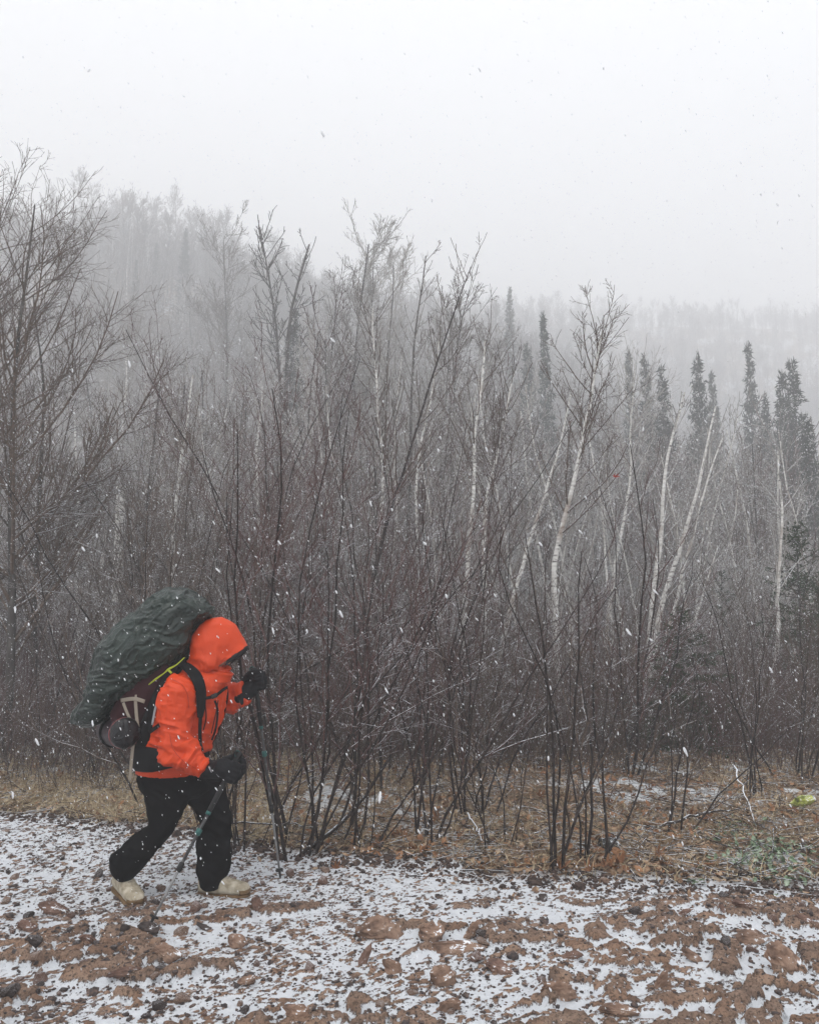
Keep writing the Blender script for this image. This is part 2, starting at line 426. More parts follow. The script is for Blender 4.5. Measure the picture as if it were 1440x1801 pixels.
def birch_mat():
    m, nt, b = nmat('birch_bark'); L = nt.links
    tc = N(nt, 'ShaderNodeTexCoord'); mp = N(nt, 'ShaderNodeMapping'); mp.inputs['Scale'].default_value = (5, 5, 22); L.new(tc.outputs['Object'], mp.inputs[0])
    n1 = N(nt, 'ShaderNodeTexNoise'); n1.inputs['Scale'].default_value = 1.2; n1.inputs['Detail'].default_value = 5; L.new(mp.outputs[0], n1.inputs['Vector'])
    r1 = ramp(nt, [(.33, (.06, .05, .045)), (.40, (.55, .535, .505)), (.7, (.84, .83, .80))], n1.outputs[0])
    n2 = N(nt, 'ShaderNodeTexNoise'); n2.inputs['Scale'].default_value = 2.2; n2.inputs['Detail'].default_value = 4; L.new(tc.outputs['Object'], n2.inputs['Vector'])
    r2 = ramp(nt, [(.34, (.25, .25, .25)), (.46, (1, 1, 1))], n2.outputs[0])
    mx = N(nt, 'ShaderNodeMix', data_type='RGBA'); mx.inputs[6].default_value = (.30, .24, .20, 1)
    L.new(r2.outputs[0], mx.inputs[0]); L.new(r1.outputs[0], mx.inputs[7]); L.new(mx.outputs[2], b.inputs['Base Color'])
    b.inputs['Roughness'].default_value = .7
    return m
bark_birch = birch_mat()

def taper(n, m, r0, tip=.25, pw=1.0):
    r0 = np.asarray(r0, float).reshape(-1, 1) * np.ones((n, 1))
    return r0 * (1 - (1 - tip) * np.linspace(0, 1, m + 1)[None] ** pw)

def shrub_stems(rng, n, h, spread, base, r0, lean=(0, 0), m=9, wander=.05, up=.05):
    az = rng.uniform(0, 2 * PI, n); rad = base * np.sqrt(rng.uniform(0, 1, n))
    P0 = np.stack([rad * np.cos(az), rad * np.sin(az), np.full(n, -.04)], -1)
    tilt = np.radians(np.abs(rng.normal(spread, spread * .45, n))); a2 = az + rng.normal(0, .5, n)
    D = np.stack([np.sin(tilt) * np.cos(a2) + lean[0], np.sin(tilt) * np.sin(a2) + lean[1], np.cos(tilt)], -1)
    Ln = h * rng.uniform(.62, 1.08, n)
    P = walk(rng, P0, unit(D), Ln, m, wander, up)
    R = taper(n, m, r0 * rng.uniform(.6, 1.15, n) * (.5 + .5 * Ln / h), .22)
    return P, R

def shrub_levels(rng, P, R, k=1.0, fine=True, rm=.0014):
    """side branches, twigs, fine twigs of bushy wood"""
    b1 = sprout(rng, P, R, 3.6 * k, .16, .97, 33, .36, 6, .12, .07, .62, rm * 1.4, .55)
    b2 = sprout(rng, *b1, 6.0 * k, .12, .98, 38, .42, 3, .10, .05, .65, rm * 1.1, .5)
    out = [b1, b2]
    if fine: out.append(sprout(rng, *b2, 10.0 * k, .1, .98, 42, .55, 2, .10, .03, .7, rm, .4, lmax=.22))
    return out
# ------------------------------------------------------------ the woods
def make_shrub(name, seed, n, h, spread, base, r0, lean=(0, 0), k=1.0, tmat=None, fine=True, stems_apart=True, label=None, group=None, cat='shrub', wander=.125, rm=.0019):
    rng = np.random.default_rng(seed)
    P, R = shrub_stems(rng, n, h, spread, base, r0, lean, wander=wander)
    root = empty(name); tag(root, label, cat, group)
    if stems_apart:
        for i in range(n):
            link('stem', tmesh('stem', [(P[i:i + 1], R[i:i + 1], 6)], bark_shrub), None, root)
    else:
        link('trunk', tmesh('trunk', [(P, R, 5)], bark_shrub), None, root)
    lv = shrub_levels(rng, P, R, k, fine, rm)
    ks = (4, 3, 3)
    tw = link('twigs' if stems_apart else 'crown', tmesh('twigs', [(a, b, q) for (a, b), q in zip(lv, ks)], tmat or twig_brown), None, root)
    tag(tw, kind='stuff')
    return root

def ptree_levels(rng, P, R, k=1.0, t0=.3, rm=.004, fine=True, ang=38, l1=.32, up=.09, cap1=None):
    b1 = sprout(rng, P, R, 2.6 * k, t0, .99, ang, l1, 6, .08, up, .55, rm * 1.5, .62, cap=cap1)
    b2 = sprout(rng, *b1, 3.6 * k, .15, .98, 38, .42, 4, .10, .05, .62, rm * 1.15, .5)
    o = [b1, b2]
    if fine: o.append(sprout(rng, *b2, 6.0 * k, .1, .98, 40, .50, 2, .10, .04, .7, rm, .4, lmax=.6))
    return o

def make_tree(name, seed, h, r0, t0=.3, k=1.0, rm=.004, tm=None, bm=None, fine=True, n=1, spread=3, split=True, label=None, cat='tree', group=None, path=None, ang=38, l1=.32, up=.09, wander=.03, kk=6, tip=.16, sides=(4, 3, 3)):
    rng = np.random.default_rng(seed)
    if path is not None:
        P = np.asarray(path)[None]; R = taper(1, P.shape[1] - 1, r0, tip)
    else:
        P, R = shrub_stems(rng, n, h, spread, .12 * (n > 1), r0, m=12, wander=wander, up=.03)
    lv = ptree_levels(rng, P, R, k, t0, rm, fine, ang, l1, up)
    if split:
        root = empty(name); tag(root, label, cat, group)
        link('trunk', tmesh('trunk', [(P, R, kk)], bm or bark_grey), None, root)
        tw = link('crown', tmesh('crown', [(a, b, q) for (a, b), q in zip(lv, sides)], tm or twig_grey), None, root); tag(tw, kind='stuff')
        return root
    V1, F1 = tubes([(P, R, kk)]); V2, F2 = tubes([(a, b, q) for (a, b), q in zip(lv, sides)])
    me = fast_mesh(name, np.concatenate([V1, V2]), np.concatenate([F1, F2 + len(V1)]), True, [bm or bark_grey, tm or twig_grey])
    mi = np.zeros(len(F1) + len(F2), np.int32); mi[len(F1):] = 1; me.polygons.foreach_set('material_index', mi)
    return me

def copy_thing(root, label=None, group=None):
    r = root.copy(); C.objects.link(r)
    if label: r['label'] = label
    if group: r['group'] = group
    for ch in list(root.children):
        c = ch.copy(); C.objects.link(c); c.parent = r
    return r

def put(o, x, y, sc=1.0, rz=0.0, sink=0.05, tilt=(0, 0)):
    z = float(ground_z(x, y)) if y < 12 else float(land(x, y))
    o.location = (x, y, z - sink); o.rotation_euler = (tilt[0], tilt[1], rz); o.scale = (sc, sc, sc); return o

ZONES = [(110, 'behind the big bare tree'), (250, 'beyond the backpack'), (400, "beyond the hiker's hood"), (560, 'behind the tallest alder clump'), (690, 'behind the leaning alder clump'),
         (820, 'near the dark leaning limb'), (940, 'around the close pair of birches'), (1080, 'by the thickest birch'), (1200, 'over the small green spruce'), (1330, 'around the fan of white stems'), (9999, 'by the dark ragged spruce')]
def zone(x, y):
    p = 720 + x / y * F_PX * 1.02
    return next(t for lim, t in ZONES if p < lim)
def px_of(x, y): return 720 + x / y * F_PX * 1.02
def top_of(root):
    ms = [c.data for c in root.children] if not isinstance(root, bpy.types.Mesh) else [root]
    zm = 0
    for me in ms:
        co = np.empty(len(me.vertices) * 3, np.float32); me.vertices.foreach_get('co', co); zm = max(zm, np.percentile(co[2::3], 99.7))
    return float(zm)
def gx_at(px, Y): return pix(px, 1300, Y)[0]

# front thicket, each bush by itself
FRONT = [
 # px, Y, top py, n, spread, base, r0, lean, k, red, label
 (508, 5.55, 610, 10, 10, .22, .014, (.02, .02), 1.0, 1, 'tall many-stemmed alder clump just ahead of the hiker, tips fanning into the sky'),
 (588, 5.75, 640, 8, 12, .20, .014, (.13, .02), .95, 1, 'alder clump beside the tallest clump, its stems all leaning away from the hiker'),
 (742, 5.75, 790, 7, 11, .14, .0125, (.12, .0), .9, 1, 'dark alder clump in the middle of the verge with a tight bundle of stems'),
 (972, 5.12, 880, 5, 7, .06, .0125, (.05, .0), .8, 0, 'slim upright shrub rooted at the very edge of the snowy gravel'),
 (1030, 5.25, 1040, 5, 12, .08, .0125, (.22, .05), .9, 0, 'slanting shrub above the largest orange oak leaves'),
 (372, 6.1, 760, 6, 12, .2, .011, (-.08, .0), .9, 0, 'thin-stemmed shrub directly behind the walking hiker'),
 (440, 5.65, 960, 7, 9, .14, .009, (.02, .0), .7, 0, 'low cluster of suckers right in front of the raised glove'),
 (292, 6.9, 830, 6, 17, .2, .012, (-.14, .0), .9, 0, 'spreading shrub fanning out above the green pack cover'),
 (880, 5.7, 1090, 6, 18, .14, .008, (.05, .0), .8, 0, 'small twiggy shrub between the dark clump and the slim upright one'),
 (1185, 6.1, 1080, 4, 17, .1, .009, (.2, .1), .8, 0, 'sparse low shrub arching over the brown leaf litter'),
 (645, 5.6, 1120, 5, 30, .1, .010, (.35, .0), .8, 0, 'low shrub with long stems bent almost flat beside a fallen branch'),
 (1300, 7.2, 930, 5, 14, .2, .010, (-.05, .1), .8, 0, 'open shrub standing in the snow patches near the mossy rock'),
 (62, 8.6, 1000, 7, 12, .3, .011, (.0, .1), .9, 0, 'brown shrub at the foot of the big bare tree'),
 (178, 8.2, 1090, 6, 13, .25, .010, (.05, .1), .9, 0, 'short shrub in the dry grass behind the backpack'),
 (835, 6.7, 740, 8, 12, .2, .012, (.04, .0), .9, 1, 'upright alder clump behind a snowy hollow in the leaves'),
 (1085, 8.0, 770, 5, 12, .2, .015, (.03, .0), 1.1, 1, 'reddish shrub carrying one last red leaf'),
 (485, 9.0, 560, 8, 9, .3, .018, (.0, .0), 1.0, 1, 'tall red-twigged clump rising behind the thicket'),
 (690, 7.4, 640, 7, 10, .3, .014, (.05, .0), .95, 1, 'dense alder clump behind the middle of the verge'),
 (1390, 8.2, 900, 7, 14, .3, .011, (.0, .0), .9, 0, 'brown shrub behind the yellow-green mossy rock'),
 (320, 9.3, 700, 6, 10, .3, .014, (-.04, .0), 1.0, 0, 'tall grey-brown shrub behind the spreading one'),
]
_k = 0
for (px, Y, h, n, sp, bs, r0, ln, k, red, lab) in FRONT:
    _k += 1; h = pix(px, h, Y)[2] - float(land(pix(px, 1300, Y)[0], Y))
    s = make_shrub('alder_shrub' if red else 'bare_shrub', 100 + _k, n, h, sp, bs, r0, ln, k, twig_red if red else twig_brown, True, True, lab, 'bushes along the edge of the gravel')
    put(s, gx_at(px, Y), Y)

def stem_from_pixels(pts, m=14, ground=None):
    """points (px, py, Y) -> a smooth path standing on the ground"""
    P = [pix(*p) for p in pts]
    b = P[0]; g = float(land(b[0], b[1]))
    if b[2] > g + .1:
        d = (P[0] - P[1]); d = d / max(abs(d[2]), .3)
        f = b + d * (b[2] - g) * .35; f[2] = g - .1; f[1] = b[1]
        P = [f] + P
    return resample(P, m)

def placed_tree(name, label, pts, r0, cat='tree', group=None, **kw):
    path = stem_from_pixels(pts, kw.pop('m', 16)); o = path[0].copy(); o[2] += .1; bend = kw.pop('bend', .0035) * np.linalg.norm(path[-1] - path[0])
    tt = np.linspace(0, 1, len(path)); sd = kw.get('seed', 7); path[:, 0] += bend * (vnoise(np.stack([tt * 5, tt * 0 + sd], -1), 3) + .5 * vnoise(np.stack([tt * 12, tt * 0 + sd], -1), 4)) * np.minimum(tt * 4, 1)
    t = make_tree(name, kw.pop('seed', 7), 0, r0, path=path - o, label=label, cat=cat, group=group, **kw)
    t.location = o; return t

# the big bare tree at the left, ascending limbs
placed_tree('bare_tree', 'big bare tree with rising limbs at the edge of the view, tallest against the sky',
            [(14, 1290, 9.2), (22, 1000, 9.2), (20, 760, 9.3), (30, 600, 9.3), (48, 470, 9.4), (58, 360, 9.4)], .055, seed=11, t0=.14, k=2.5, rm=.0024, ang=46, l1=.46, up=.13, m=20, tm=twig_brown, fine=True)
placed_tree('bare_tree', 'second bare tree with dark trunk close behind the big one',
            [(64, 1290, 10.4), (58, 1050, 10.4), (72, 850, 10.5), (80, 700, 10.6), (60, 520, 10.6)], .05, seed=12, t0=.2, k=1.9, rm=.0026, ang=44, l1=.42, up=.12, tm=twig_brown)
placed_tree('bare_tree', 'bare tree whose trunk is half out of view at the pale sky',
            [(-60, 1290, 9.6), (-50, 900, 9.6), (-30, 640, 9.6), (-10, 480, 9.6), (0, 370, 9.6)], .06, seed=13, t0=.2, k=1.9, rm=.0024, ang=40, l1=.42, up=.12, tm=twig_brown)
# dark leaning limb through the middle
placed_tree('bare_tree', 'dark leaning tree with a kinked limb crossing the middle of the woods',
            [(600, 1250, 9.5), (640, 1085, 9.5), (690, 880, 9.5), (742, 710, 9.5), (778, 615, 9.5), (800, 545, 9.5), (828, 470, 9.5)], .034, seed=21, t0=.40, k=1.3, rm=.0030, ang=36, l1=.22, tm=twig_brown, bm=bark_shrub)
placed_tree('bare_tree', 'dark straight tree with sparse forked top above the thicket',
            [(712, 1100, 16), (722, 800, 16), (727, 660, 16), (735, 550, 16), (746, 450, 16)], .075, seed=22, t0=.52, k=1.1, rm=.006, ang=32, l1=.16, bm=bark_grey)
placed_tree('bare_tree', 'tree with a rounded crown of fine twigs, highest in the middle of the woods',
            [(622, 900, 26), (622, 700, 26), (625, 580, 26), (636, 500, 26), (648, 430, 26)], .13, seed=29, t0=.64, k=1.5, rm=.0085, ang=44, l1=.22, up=.16, tm=twig_pale)
placed_tree('dead_snag', 'dead snag with crooked stubby limbs against the pale sky',
            [(490, 900, 28), (497, 600, 28), (492, 540, 28), (472, 490, 28), (460, 450, 28), (462, 400, 28)], .14, seed=24, t0=.74, k=.8, rm=.014, ang=50, l1=.12, fine=False, tm=bark_grey)
placed_tree('dead_snag', 'thick broken snag with a forked top beside the crooked one',
            [(505, 900, 27), (505, 660, 27), (500, 610, 27), (510, 530, 27), (530, 470, 27), (545, 430, 27)], .17, seed=25, t0=.70, k=.65, rm=.012, ang=50, l1=.14, fine=True, tm=bark_grey, tip=.2)
placed_tree('bare_tree', 'mist-grey tree with a narrow rounded crown on the hillside',
            [(400, 700, 52), (402, 560, 52), (398, 490, 52), (395, 425, 52)], .22, seed=26, t0=.35, k=.8, rm=.018, ang=42, l1=.22)
placed_tree('bare_tree', 'fork-topped tree leaning out over the open valley',
            [(780, 1000, 20), (800, 760, 20), (795, 640, 20), (810, 570, 20), (826, 510, 20)], .07, seed=27, t0=.5, k=1.3, rm=.006, ang=36, l1=.22)

for px_, top_, Y_, sd_, lab_ in ((592, 455, 25, 31, 'pale-twigged tree just beside the snags, slightly lower than they are'), (690, 405, 24, 32, 'pale tree with upswept twigs next to the rounded crown'),
                                 (795, 480, 22, 33, 'brownish fine-twigged tree over the kinked dark limb'), (560, 520, 20, 34, 'low pale crown filling the gap below the snags'), (870, 560, 26, 35, 'small-crowned tree above the close pair of birches'),
                                 (655, 400, 27, 36, 'second stem of the rounded pale crown, close behind it')):
    placed_tree('bare_tree', lab_, [(px_ - 25, 1000, Y_), (px_ - 18, 800, Y_), (px_ - 12, 680, Y_), (px_ - 4, 590, Y_), (px_, top_ + 62, Y_)], .09, seed=sd_, t0=.50, k=1.5, rm=.0065, ang=38, l1=.21, up=.15, tm=twig_grey if sd_ % 2 else twig_pale)

# birches with white stems
BIRCH = [
 ([(978, 1150, 15), (970, 1040, 15), (976, 960, 15), (1000, 860, 15), (1026, 755, 15), (1036, 690, 15), (1048, 630, 15), (1058, 580, 15)], .062, .50, 1.5, 'thickest white birch, curving up to a red-brown crown of twigs'),
 ([(812, 1150, 16), (824, 1000, 16), (828, 860, 16), (838, 780, 16), (852, 690, 16), (858, 600, 16)], .060, .6, 1.0, 'slim birch of the close pair with the darker lower trunk'),
 ([(846, 1150, 16.5), (846, 950, 16.5), (862, 830, 16.5), (884, 740, 16.5), (905, 650, 16.5)], .055, .6, 1.0, 'slim birch of the close pair, leaning towards the valley'),
 ([(1140, 1180, 17), (1150, 1000, 17), (1165, 880, 17), (1186, 770, 17), (1203, 690, 17)], .062, .42, .9, 'birch with pale side branches, first of the fan of white stems'),
 ([(1150, 1120, 17.5), (1178, 1010, 17.5), (1216, 890, 17.5), (1240, 790, 17.5), (1258, 715, 17.5)], .062, .42, .9, 'birch leaning strongly in the fan of white stems'),
 ([(1160, 1160, 18), (1200, 1010, 18), (1236, 880, 18), (1268, 770, 18)], .046, .4, .9, 'thinnest leaning birch of the fan of white stems'),
 ([(880, 1120, 16), (905, 1020, 16), (935, 930, 16), (962, 850, 16), (988, 760, 16), (1004, 690, 16)], .050, .55, .9, 'leaning birch between the close pair and the thickest one'),
 ([(664, 1000, 21), (665, 830, 21), (664, 720, 21), (660, 600, 21), (655, 540, 21)], .066, .6, .9, 'straight birch rising out of the alder thicket'),
 ([(735, 960, 21), (733, 820, 21), (744, 740, 21), (768, 660, 21), (776, 600, 21)], .055, .6, .9, 'birch with a bend, close to the dark straight tree'),
 ([(690, 1000, 23), (692, 780, 23), (696, 690, 23), (703, 620, 23)], .055, .6, .9, 'pale thin birch behind the dark leaning limb'),
 ([(303, 1060, 17), (304, 900, 17), (316, 820, 17), (332, 730, 17), (338, 660, 17)], .055, .6, .9, 'pale birch above the top of the backpack'),
 ([(1362, 1180, 17), (1366, 1000, 17), (1370, 900, 17), (1372, 800, 17)], .046, .5, .9, 'single birch before the dark evergreens'),
 ([(205, 800, 34), (228, 700, 34), (232, 640, 34), (215, 560, 34)], .12, .5, .9, 'misty birch with a split top on the lower hillside'),
 ([(1205, 1180, 20), (1235, 1040, 20), (1262, 960, 20)], .045, .25, 1.2, 'short pale birch with many bare spreading branches'),
 ([(1068, 1080, 24), (1100, 850, 24), (1108, 700, 24), (1112, 640, 24)], .06, .6, .9, 'faint straight birch between the red shrub and the fan'),
 ([(452, 1000, 19), (452, 900, 19), (456, 800, 19), (460, 680, 19)], .055, .6, .9, 'greyish birch half hidden by the tallest alder clump'),
]
for i, (pts, r0, t0, k, lab) in enumerate(BIRCH):
    f_ = .72 if pts[0][2] < 30 else 1.0; pts = [(a, b, c * f_) for a, b, c in pts]; r0 = r0 * (.95 if f_ < 1 else 1.1)
    placed_tree('birch_tree', lab, pts, r0, cat='birch', group='white birches in the woods', seed=300 + i, t0=t0, k=k * 1.25, rm=.0036, ang=36, l1=.30, bend=.008, bm=bark_birch,
                tm=twig_brown if i in (0, 1, 2, 7) else twig_pale, tip=.22)
BL = ['two-stemmed slender birch, white against the dark brush', 'forked birch with pale bare crown', 'thin crooked birch with pale twigs']
BV = [make_tree('birch_tree', 340 + i, 8.0, [.050, .045, .040][i], [.34, .28, .4][i], 1.2, .0042, twig_pale, bark_birch, True, [2, 3, 1][i], [6, 9, 4][i], True, None, 'birch', l1=.28, ang=34, wander=.045, tip=.25) for i in range(3)]
_bh = [top_of(v) for v in BV]
for j, (px_, top_, Y_) in enumerate([(640, 640, 17), (720, 600, 19), (795, 720, 14), (905, 620, 18), (940, 760, 14), (1085, 690, 17), (1120, 780, 13.5), (1182, 700, 19), (1222, 760, 14.5), (1290, 720, 20), (1300, 840, 14), (1345, 700, 22), (1010, 640, 21), (560, 700, 18), (420, 680, 20), (1405, 720, 19), (255, 640, 24), (150, 660, 24)]):
    o = BV[j] if j < 3 else copy_thing(BV[j % 3]); o['label'] = BL[j % 3] + ' ' + zone(pix(px_, 1000, Y_)[0], Y_) + (', shorter one' if top_ > 715 else ''); o['group'] = 'white birches in the woods'
    x_ = pix(px_, 1100, Y_)[0]; put(o, x_, Y_, (pix(px_, top_, Y_)[2] - float(land(x_, Y_))) / _bh[j % 3], j * 2.1, .05, (0, .05 * math.sin(j)))
# broken white stub
_p = stem_from_pixels([(205, 1100, 14), (208, 1000, 14), (214, 855, 14)], 8); _o = _p[0] + np.array([0, 0, .1])
_t = empty('birch_stub', _o); tag(_t, 'broken white birch stub with a flat snapped top', 'birch')
link('trunk', tmesh('trunk', [(_p[None] - _o, taper(1, 8, .10, .85), 7)], bark_birch), None, _t)
_bp = np.concatenate([_p[None][:, 3:4]] * 1) - _o
_r = np.random.default_rng(5); _b = sprout(_r, _p[None] - _o, taper(1, 8, .1, .85), .5, .4, .95, 60, .10, 3, .1, .05, .3, .01)
link('branch_stub', tmesh('branch_stub', [(*_b, 4)], bark_grey), None, _t)

# evergreens
bark_spruce = noisy('spruce_bark', [(.3, (.02, .016, .013)), (.7, (.07, .055, .045))], 12, .85)
needle = noisy('spruce_needles', [(.3, (.010, .018, .012)), (.6, (.022, .036, .022)), (.8, (.040, .058, .034))], 4, .8, rand=.25)
needle_near = noisy('near_spruce_needles', [(.3, (.012, .026, .010)), (.6, (.030, .058, .020)), (.8, (.06, .095, .035))], 9, .75)
def spruce_parts(seed, h, rad, whorls, per, sub, nl, full=1.0, pw=.85, t0=.06, nn=5):
    rng = np.random.default_rng(seed)
    P = walk(rng, np.zeros((1, 3)), np.array([[0, 0, 1.]]), np.array([h]), 12, .008, .02); R = taper(1, 12, h * .011, .06)
    t = np.sort(rng.uniform(t0, .985, whorls * per)); n = len(t); az = rng.uniform(0, 2 * PI, n)
    L = rad * (1 - t) ** pw * rng.uniform(.62, 1.15, n) + rad * .05
    f = t * 12; i = np.minimum(f.astype(int), 11); pos = P[0, i] + (P[0, i + 1] - P[0, i]) * (f - i)[:, None]
    el = np.radians(-12 + 50 * t ** 2 + rng.normal(0, 7, n))
    D = np.stack([np.cos(az) * np.cos(el), np.sin(az) * np.cos(el), np.sin(el)], -1)
    B = walk(rng, pos, D, L, 4, .06, .02); BR = taper(n, 4, np.minimum(.02, L * .012 + .003), .3)
    # side sprays, kept roughly flat
    c = sprout(rng, B, BR, sub, .12, 1.0, 48, .40, 2, .06, -.04, .6, .002, .55, cap=26, phi=lambda r, k: np.stack([r.normal(0, 1, k), r.normal(0, 1, k), r.normal(0, .25, k)], -1))
    # needles: narrow blades along branches and sprays
    def blades(Q, dens, ln):
        T0 = Q[:, :-1].reshape(-1, 3); T1 = Q[:, 1:].reshape(-1, 3); sl = np.linalg.norm(T1 - T0, axis=1)
        cn = np.maximum(1, rng.poisson(sl * dens)); k = np.repeat(np.arange(len(sl)), cn); u = rng.uniform(0, 1, (len(k), 1))
        p = T0[k] + (T1[k] - T0[k]) * u; T = unit(T1[k] - T0[k]); q = unit(rng.normal(0, 1, (len(k), 3))); q = unit(q - (q * T).sum(1, keepdims=True) * T)
        d = unit(T * .55 + q * .8); w = unit(np.cross(d, rng.normal(0, 1, d.shape))); l = ln * rng.uniform(.6, 1.2, (len(k), 1))
        V = np.stack([p - w * l * .13, p + w * l * .13, p + d * l], 1).reshape(-1, 3)
        return V, np.arange(len(V)).reshape(-1, 3)
    V1, F1 = blades(B, nn / nl, nl); V2, F2 = blades(c[0], nn / nl * .9, nl)
    return (P, R), (B, BR), c, (np.concatenate([V1, V2]), np.concatenate([F1, F2 + len(V1)]))
def make_spruce(name, label, group, **kw):
    nm = kw.pop('nmat', needle); (P, R), (B, BR), c, (NV, NF) = spruce_parts(**kw)
    root = empty(name); tag(root, label, 'spruce', group)
    link('trunk', tmesh('trunk', [(P, R, 6)], bark_grey), None, root)
    bv, bf = tubes([(B, BR, 3), (c[0], c[1], 3)])
    b = link('branches', fast_mesh('branches', bv, bf, True, [bark_spruce]), None, root); tag(b, kind='stuff')
    cr = link('crown', fast_mesh('crown', NV, [NF], False, [nm]), None, root); tag(cr, kind='stuff')
    return root
SPV = []
SPR = [ (958, 545, 45, 'tall spruce standing alone in front of the fading ridge'), (1127, 618, 44, 'narrow spruce before the faint far ridge, first of the row'),
 (1163, 638, 40, 'dark narrow spruce close behind a leaning birch'), (1228, 614, 42, 'sharp-topped dark spruce in the middle of the spruce row'),
 (1254, 648, 54, 'shorter paler spruce just past the sharp-topped one'), (1310, 598, 47, 'tallest spruce of the row, broad and pointed'),
 (1388, 628, 37, 'near dark spruce with its twin at the end of the row'), (1370, 645, 39, 'slim dark twin pressed against the near spruce'),
 (1105, 610, 52, 'faint spruce beside the red-brown birch crown'), (897, 503, 84, 'tiny misty spruce on the crest of the hill'),
 (327, 400, 100, 'ghostly spruce high on the foggy slope'), (275, 425, 104, 'second ghostly spruce on the foggy slope'),
 (1340, 690, 44, 'leaning spruce under the tallest one'), (1425, 735, 30, 'dark spruce top at the edge above the evergreen tangle'),
 (520, 540, 40, 'small spruce tip poking up under the snags'), (925, 600, 50, 'half-faded spruce near the lone tall one'), (240, 455, 95, 'pale spruce low on the foggy slope')]
for v in range(4):
    SPV.append(make_spruce('spruce_tree', None, 'pointed spruces among the bare trees', seed=40 + v, h=14.0, rad=1.5 + .2 * v, whorls=85, per=6, sub=2.6, nl=.24, nn=4.5, pw=.75))
for i, (px, py, Y, lab) in enumerate(SPR):
    s = SPV[i] if i < 4 else copy_thing(SPV[i % 4]); s['label'] = lab
    top = pix(px, py, Y); g = float(land(top[0], Y)); sc = (top[2] - g) / 14.0
    put(s, top[0], Y, sc, i * 1.3, .05); s.scale = (min(sc, 1.25) * .78, min(sc, 1.25) * .78, sc)
def near_spruce(px, py, Y, seed, rad, lab, name='spruce_tree', **kw):
    top = pix(px, py, Y); g = float(land(top[0], Y)); h = top[2] - g
    a = dict(whorls=int(16 * h), per=4, sub=7, nl=.045, nn=3.0, pw=.7); a.update(kw)
    s = make_spruce(name, lab, 'small evergreens behind the verge', seed=seed, h=h, rad=rad, nmat=needle_near, **a)
    put(s, top[0], Y, 1, 0, .03); return s
near_spruce(1192, 1070, 9.6, 61, .80, 'small bushy green spruce at the back of the leaf litter', whorls=26, per=6, sub=9, nl=.042, nn=7, pw=.75)
near_spruce(1392, 910, 13.0, 62, 1.05, 'dark ragged spruce filling the gap beside the last birch', whorls=46, nl=.08, nn=3.2, sub=6)
near_spruce(1262, 1000, 15, 63, 1.0, 'dim evergreen behind the small bushy spruce', whorls=30, nl=.07, nn=1.6, sub=5)
near_spruce(1440, 1010, 11.5, 64, .9, 'low dark evergreen half cut off by the edge', whorls=36, nl=.06, nn=3.5)
near_spruce(1330, 1180, 11.8, 65, .5, 'knee-high spruce seedling in the brush', whorls=20, nl=.05, nn=4)
near_spruce(890, 1010, 18, 66, 1.0, 'dim fir shape behind the close pair of birches', whorls=24, nl=.07, nn=1.3, sub=4)
near_spruce(470, 1060, 14, 67, .8, 'shadowy evergreen deep in the alder thicket', whorls=24, nl=.06, nn=1.5, sub=4)

# saplings: the second rows of the thicket
rg = np.random.default_rng(77)
SV = [make_shrub('bare_sapling', 500 + i, [6, 7, 5, 8][i], [5.0, 4.6, 5.6, 4.2][i], [9, 12, 8, 14][i], .3, [.017, .015, .02, .013][i], (0, 0), .95,
                 [twig_brown, twig_red, twig_brown, twig_grey][i], True, False, None, rm=.0032) for i in range(4)]
SL = ['slender grey-brown sapling of the thicket', 'reddish sapling of the thicket', 'dark many-stemmed sapling of the thicket', 'spreading grey sapling of the thicket']
def scatter(n, y0, y1, amax, mind, rng, reject=None):
    pts = []; tries = 0
    while len(pts) < n and tries < n * 60:
        tries += 1
        y = y0 + (y1 - y0) * rng.uniform(0, 1) ** .8; x = rng.uniform(-amax, amax) * y * 1.0
        if any((x - a) ** 2 + (y - b) ** 2 < (mind * (.6 + .4 * y / y1)) ** 2 for a, b in pts): continue
        if reject is not None and reject(x, y): continue
        pts.append((x, y))
    return pts
LINE_SAP = ([-.6, -.4, -.25, -.1, 0, .08, .2, .3, .5], [760, 760, 740, 680, 700, 800, 900, 930, 930])
LINE_MID = ([-.6, -.4, -.3, -.2, -.1, 0, .1, .2, .3, .4, .5], [620, 610, 600, 570, 560, 590, 620, 660, 700, 720, 760])
LINE_MIST = ([-.6, -.4, -.25, -.1, 0, .1, .2, .3, .5], [480, 450, 440, 480, 530, 560, 600, 630, 640])
def top_scale(x, y, h, line, jit, lo, hi, rng):
    py = np.interp(x / y, *line) + rng.uniform(*jit); z = pix(720, py, y)[2]
    return float(np.clip((z - float(land(x, y))) / h, lo, hi))
def place_kind(variants, labels, group, pts, line, jit, lo, hi, rng, sink=.05, wts=None):
    hs_ = [top_of(v) for v in variants]; first = set()
    for (x, y) in pts:
        v = int(rng.choice(len(variants), p=wts))
        if v in first: o = copy_thing(variants[v])
        else: o = variants[v]; first.add(v)
        sc = top_scale(x, y, hs_[v], line, jit, lo, hi, rng); tall = sc * hs_[v] / max(hs_)
        o['label'] = ('high-topped ' if tall > 1.15 * np.mean([lo, hi]) else 'low-topped ' if tall < .7 * np.mean([lo, hi]) else '') + labels[v] + ' ' + zone(x, y); o['group'] = group
        put(o, x, y, sc, rng.uniform(0, 6.28), sink, (rng.normal(0, .05), rng.normal(0, .05)))
def clearing(x, y):      # open leaf litter at the right, and thinner growth before the birches
    a = x / y
    return (a > .02 and y > 8.0 and rg.uniform() < .62) or (a < .02 and rg.uniform() < .2) or (a > .17 and y < 10.5) or (a > .3 and y < 11.5)
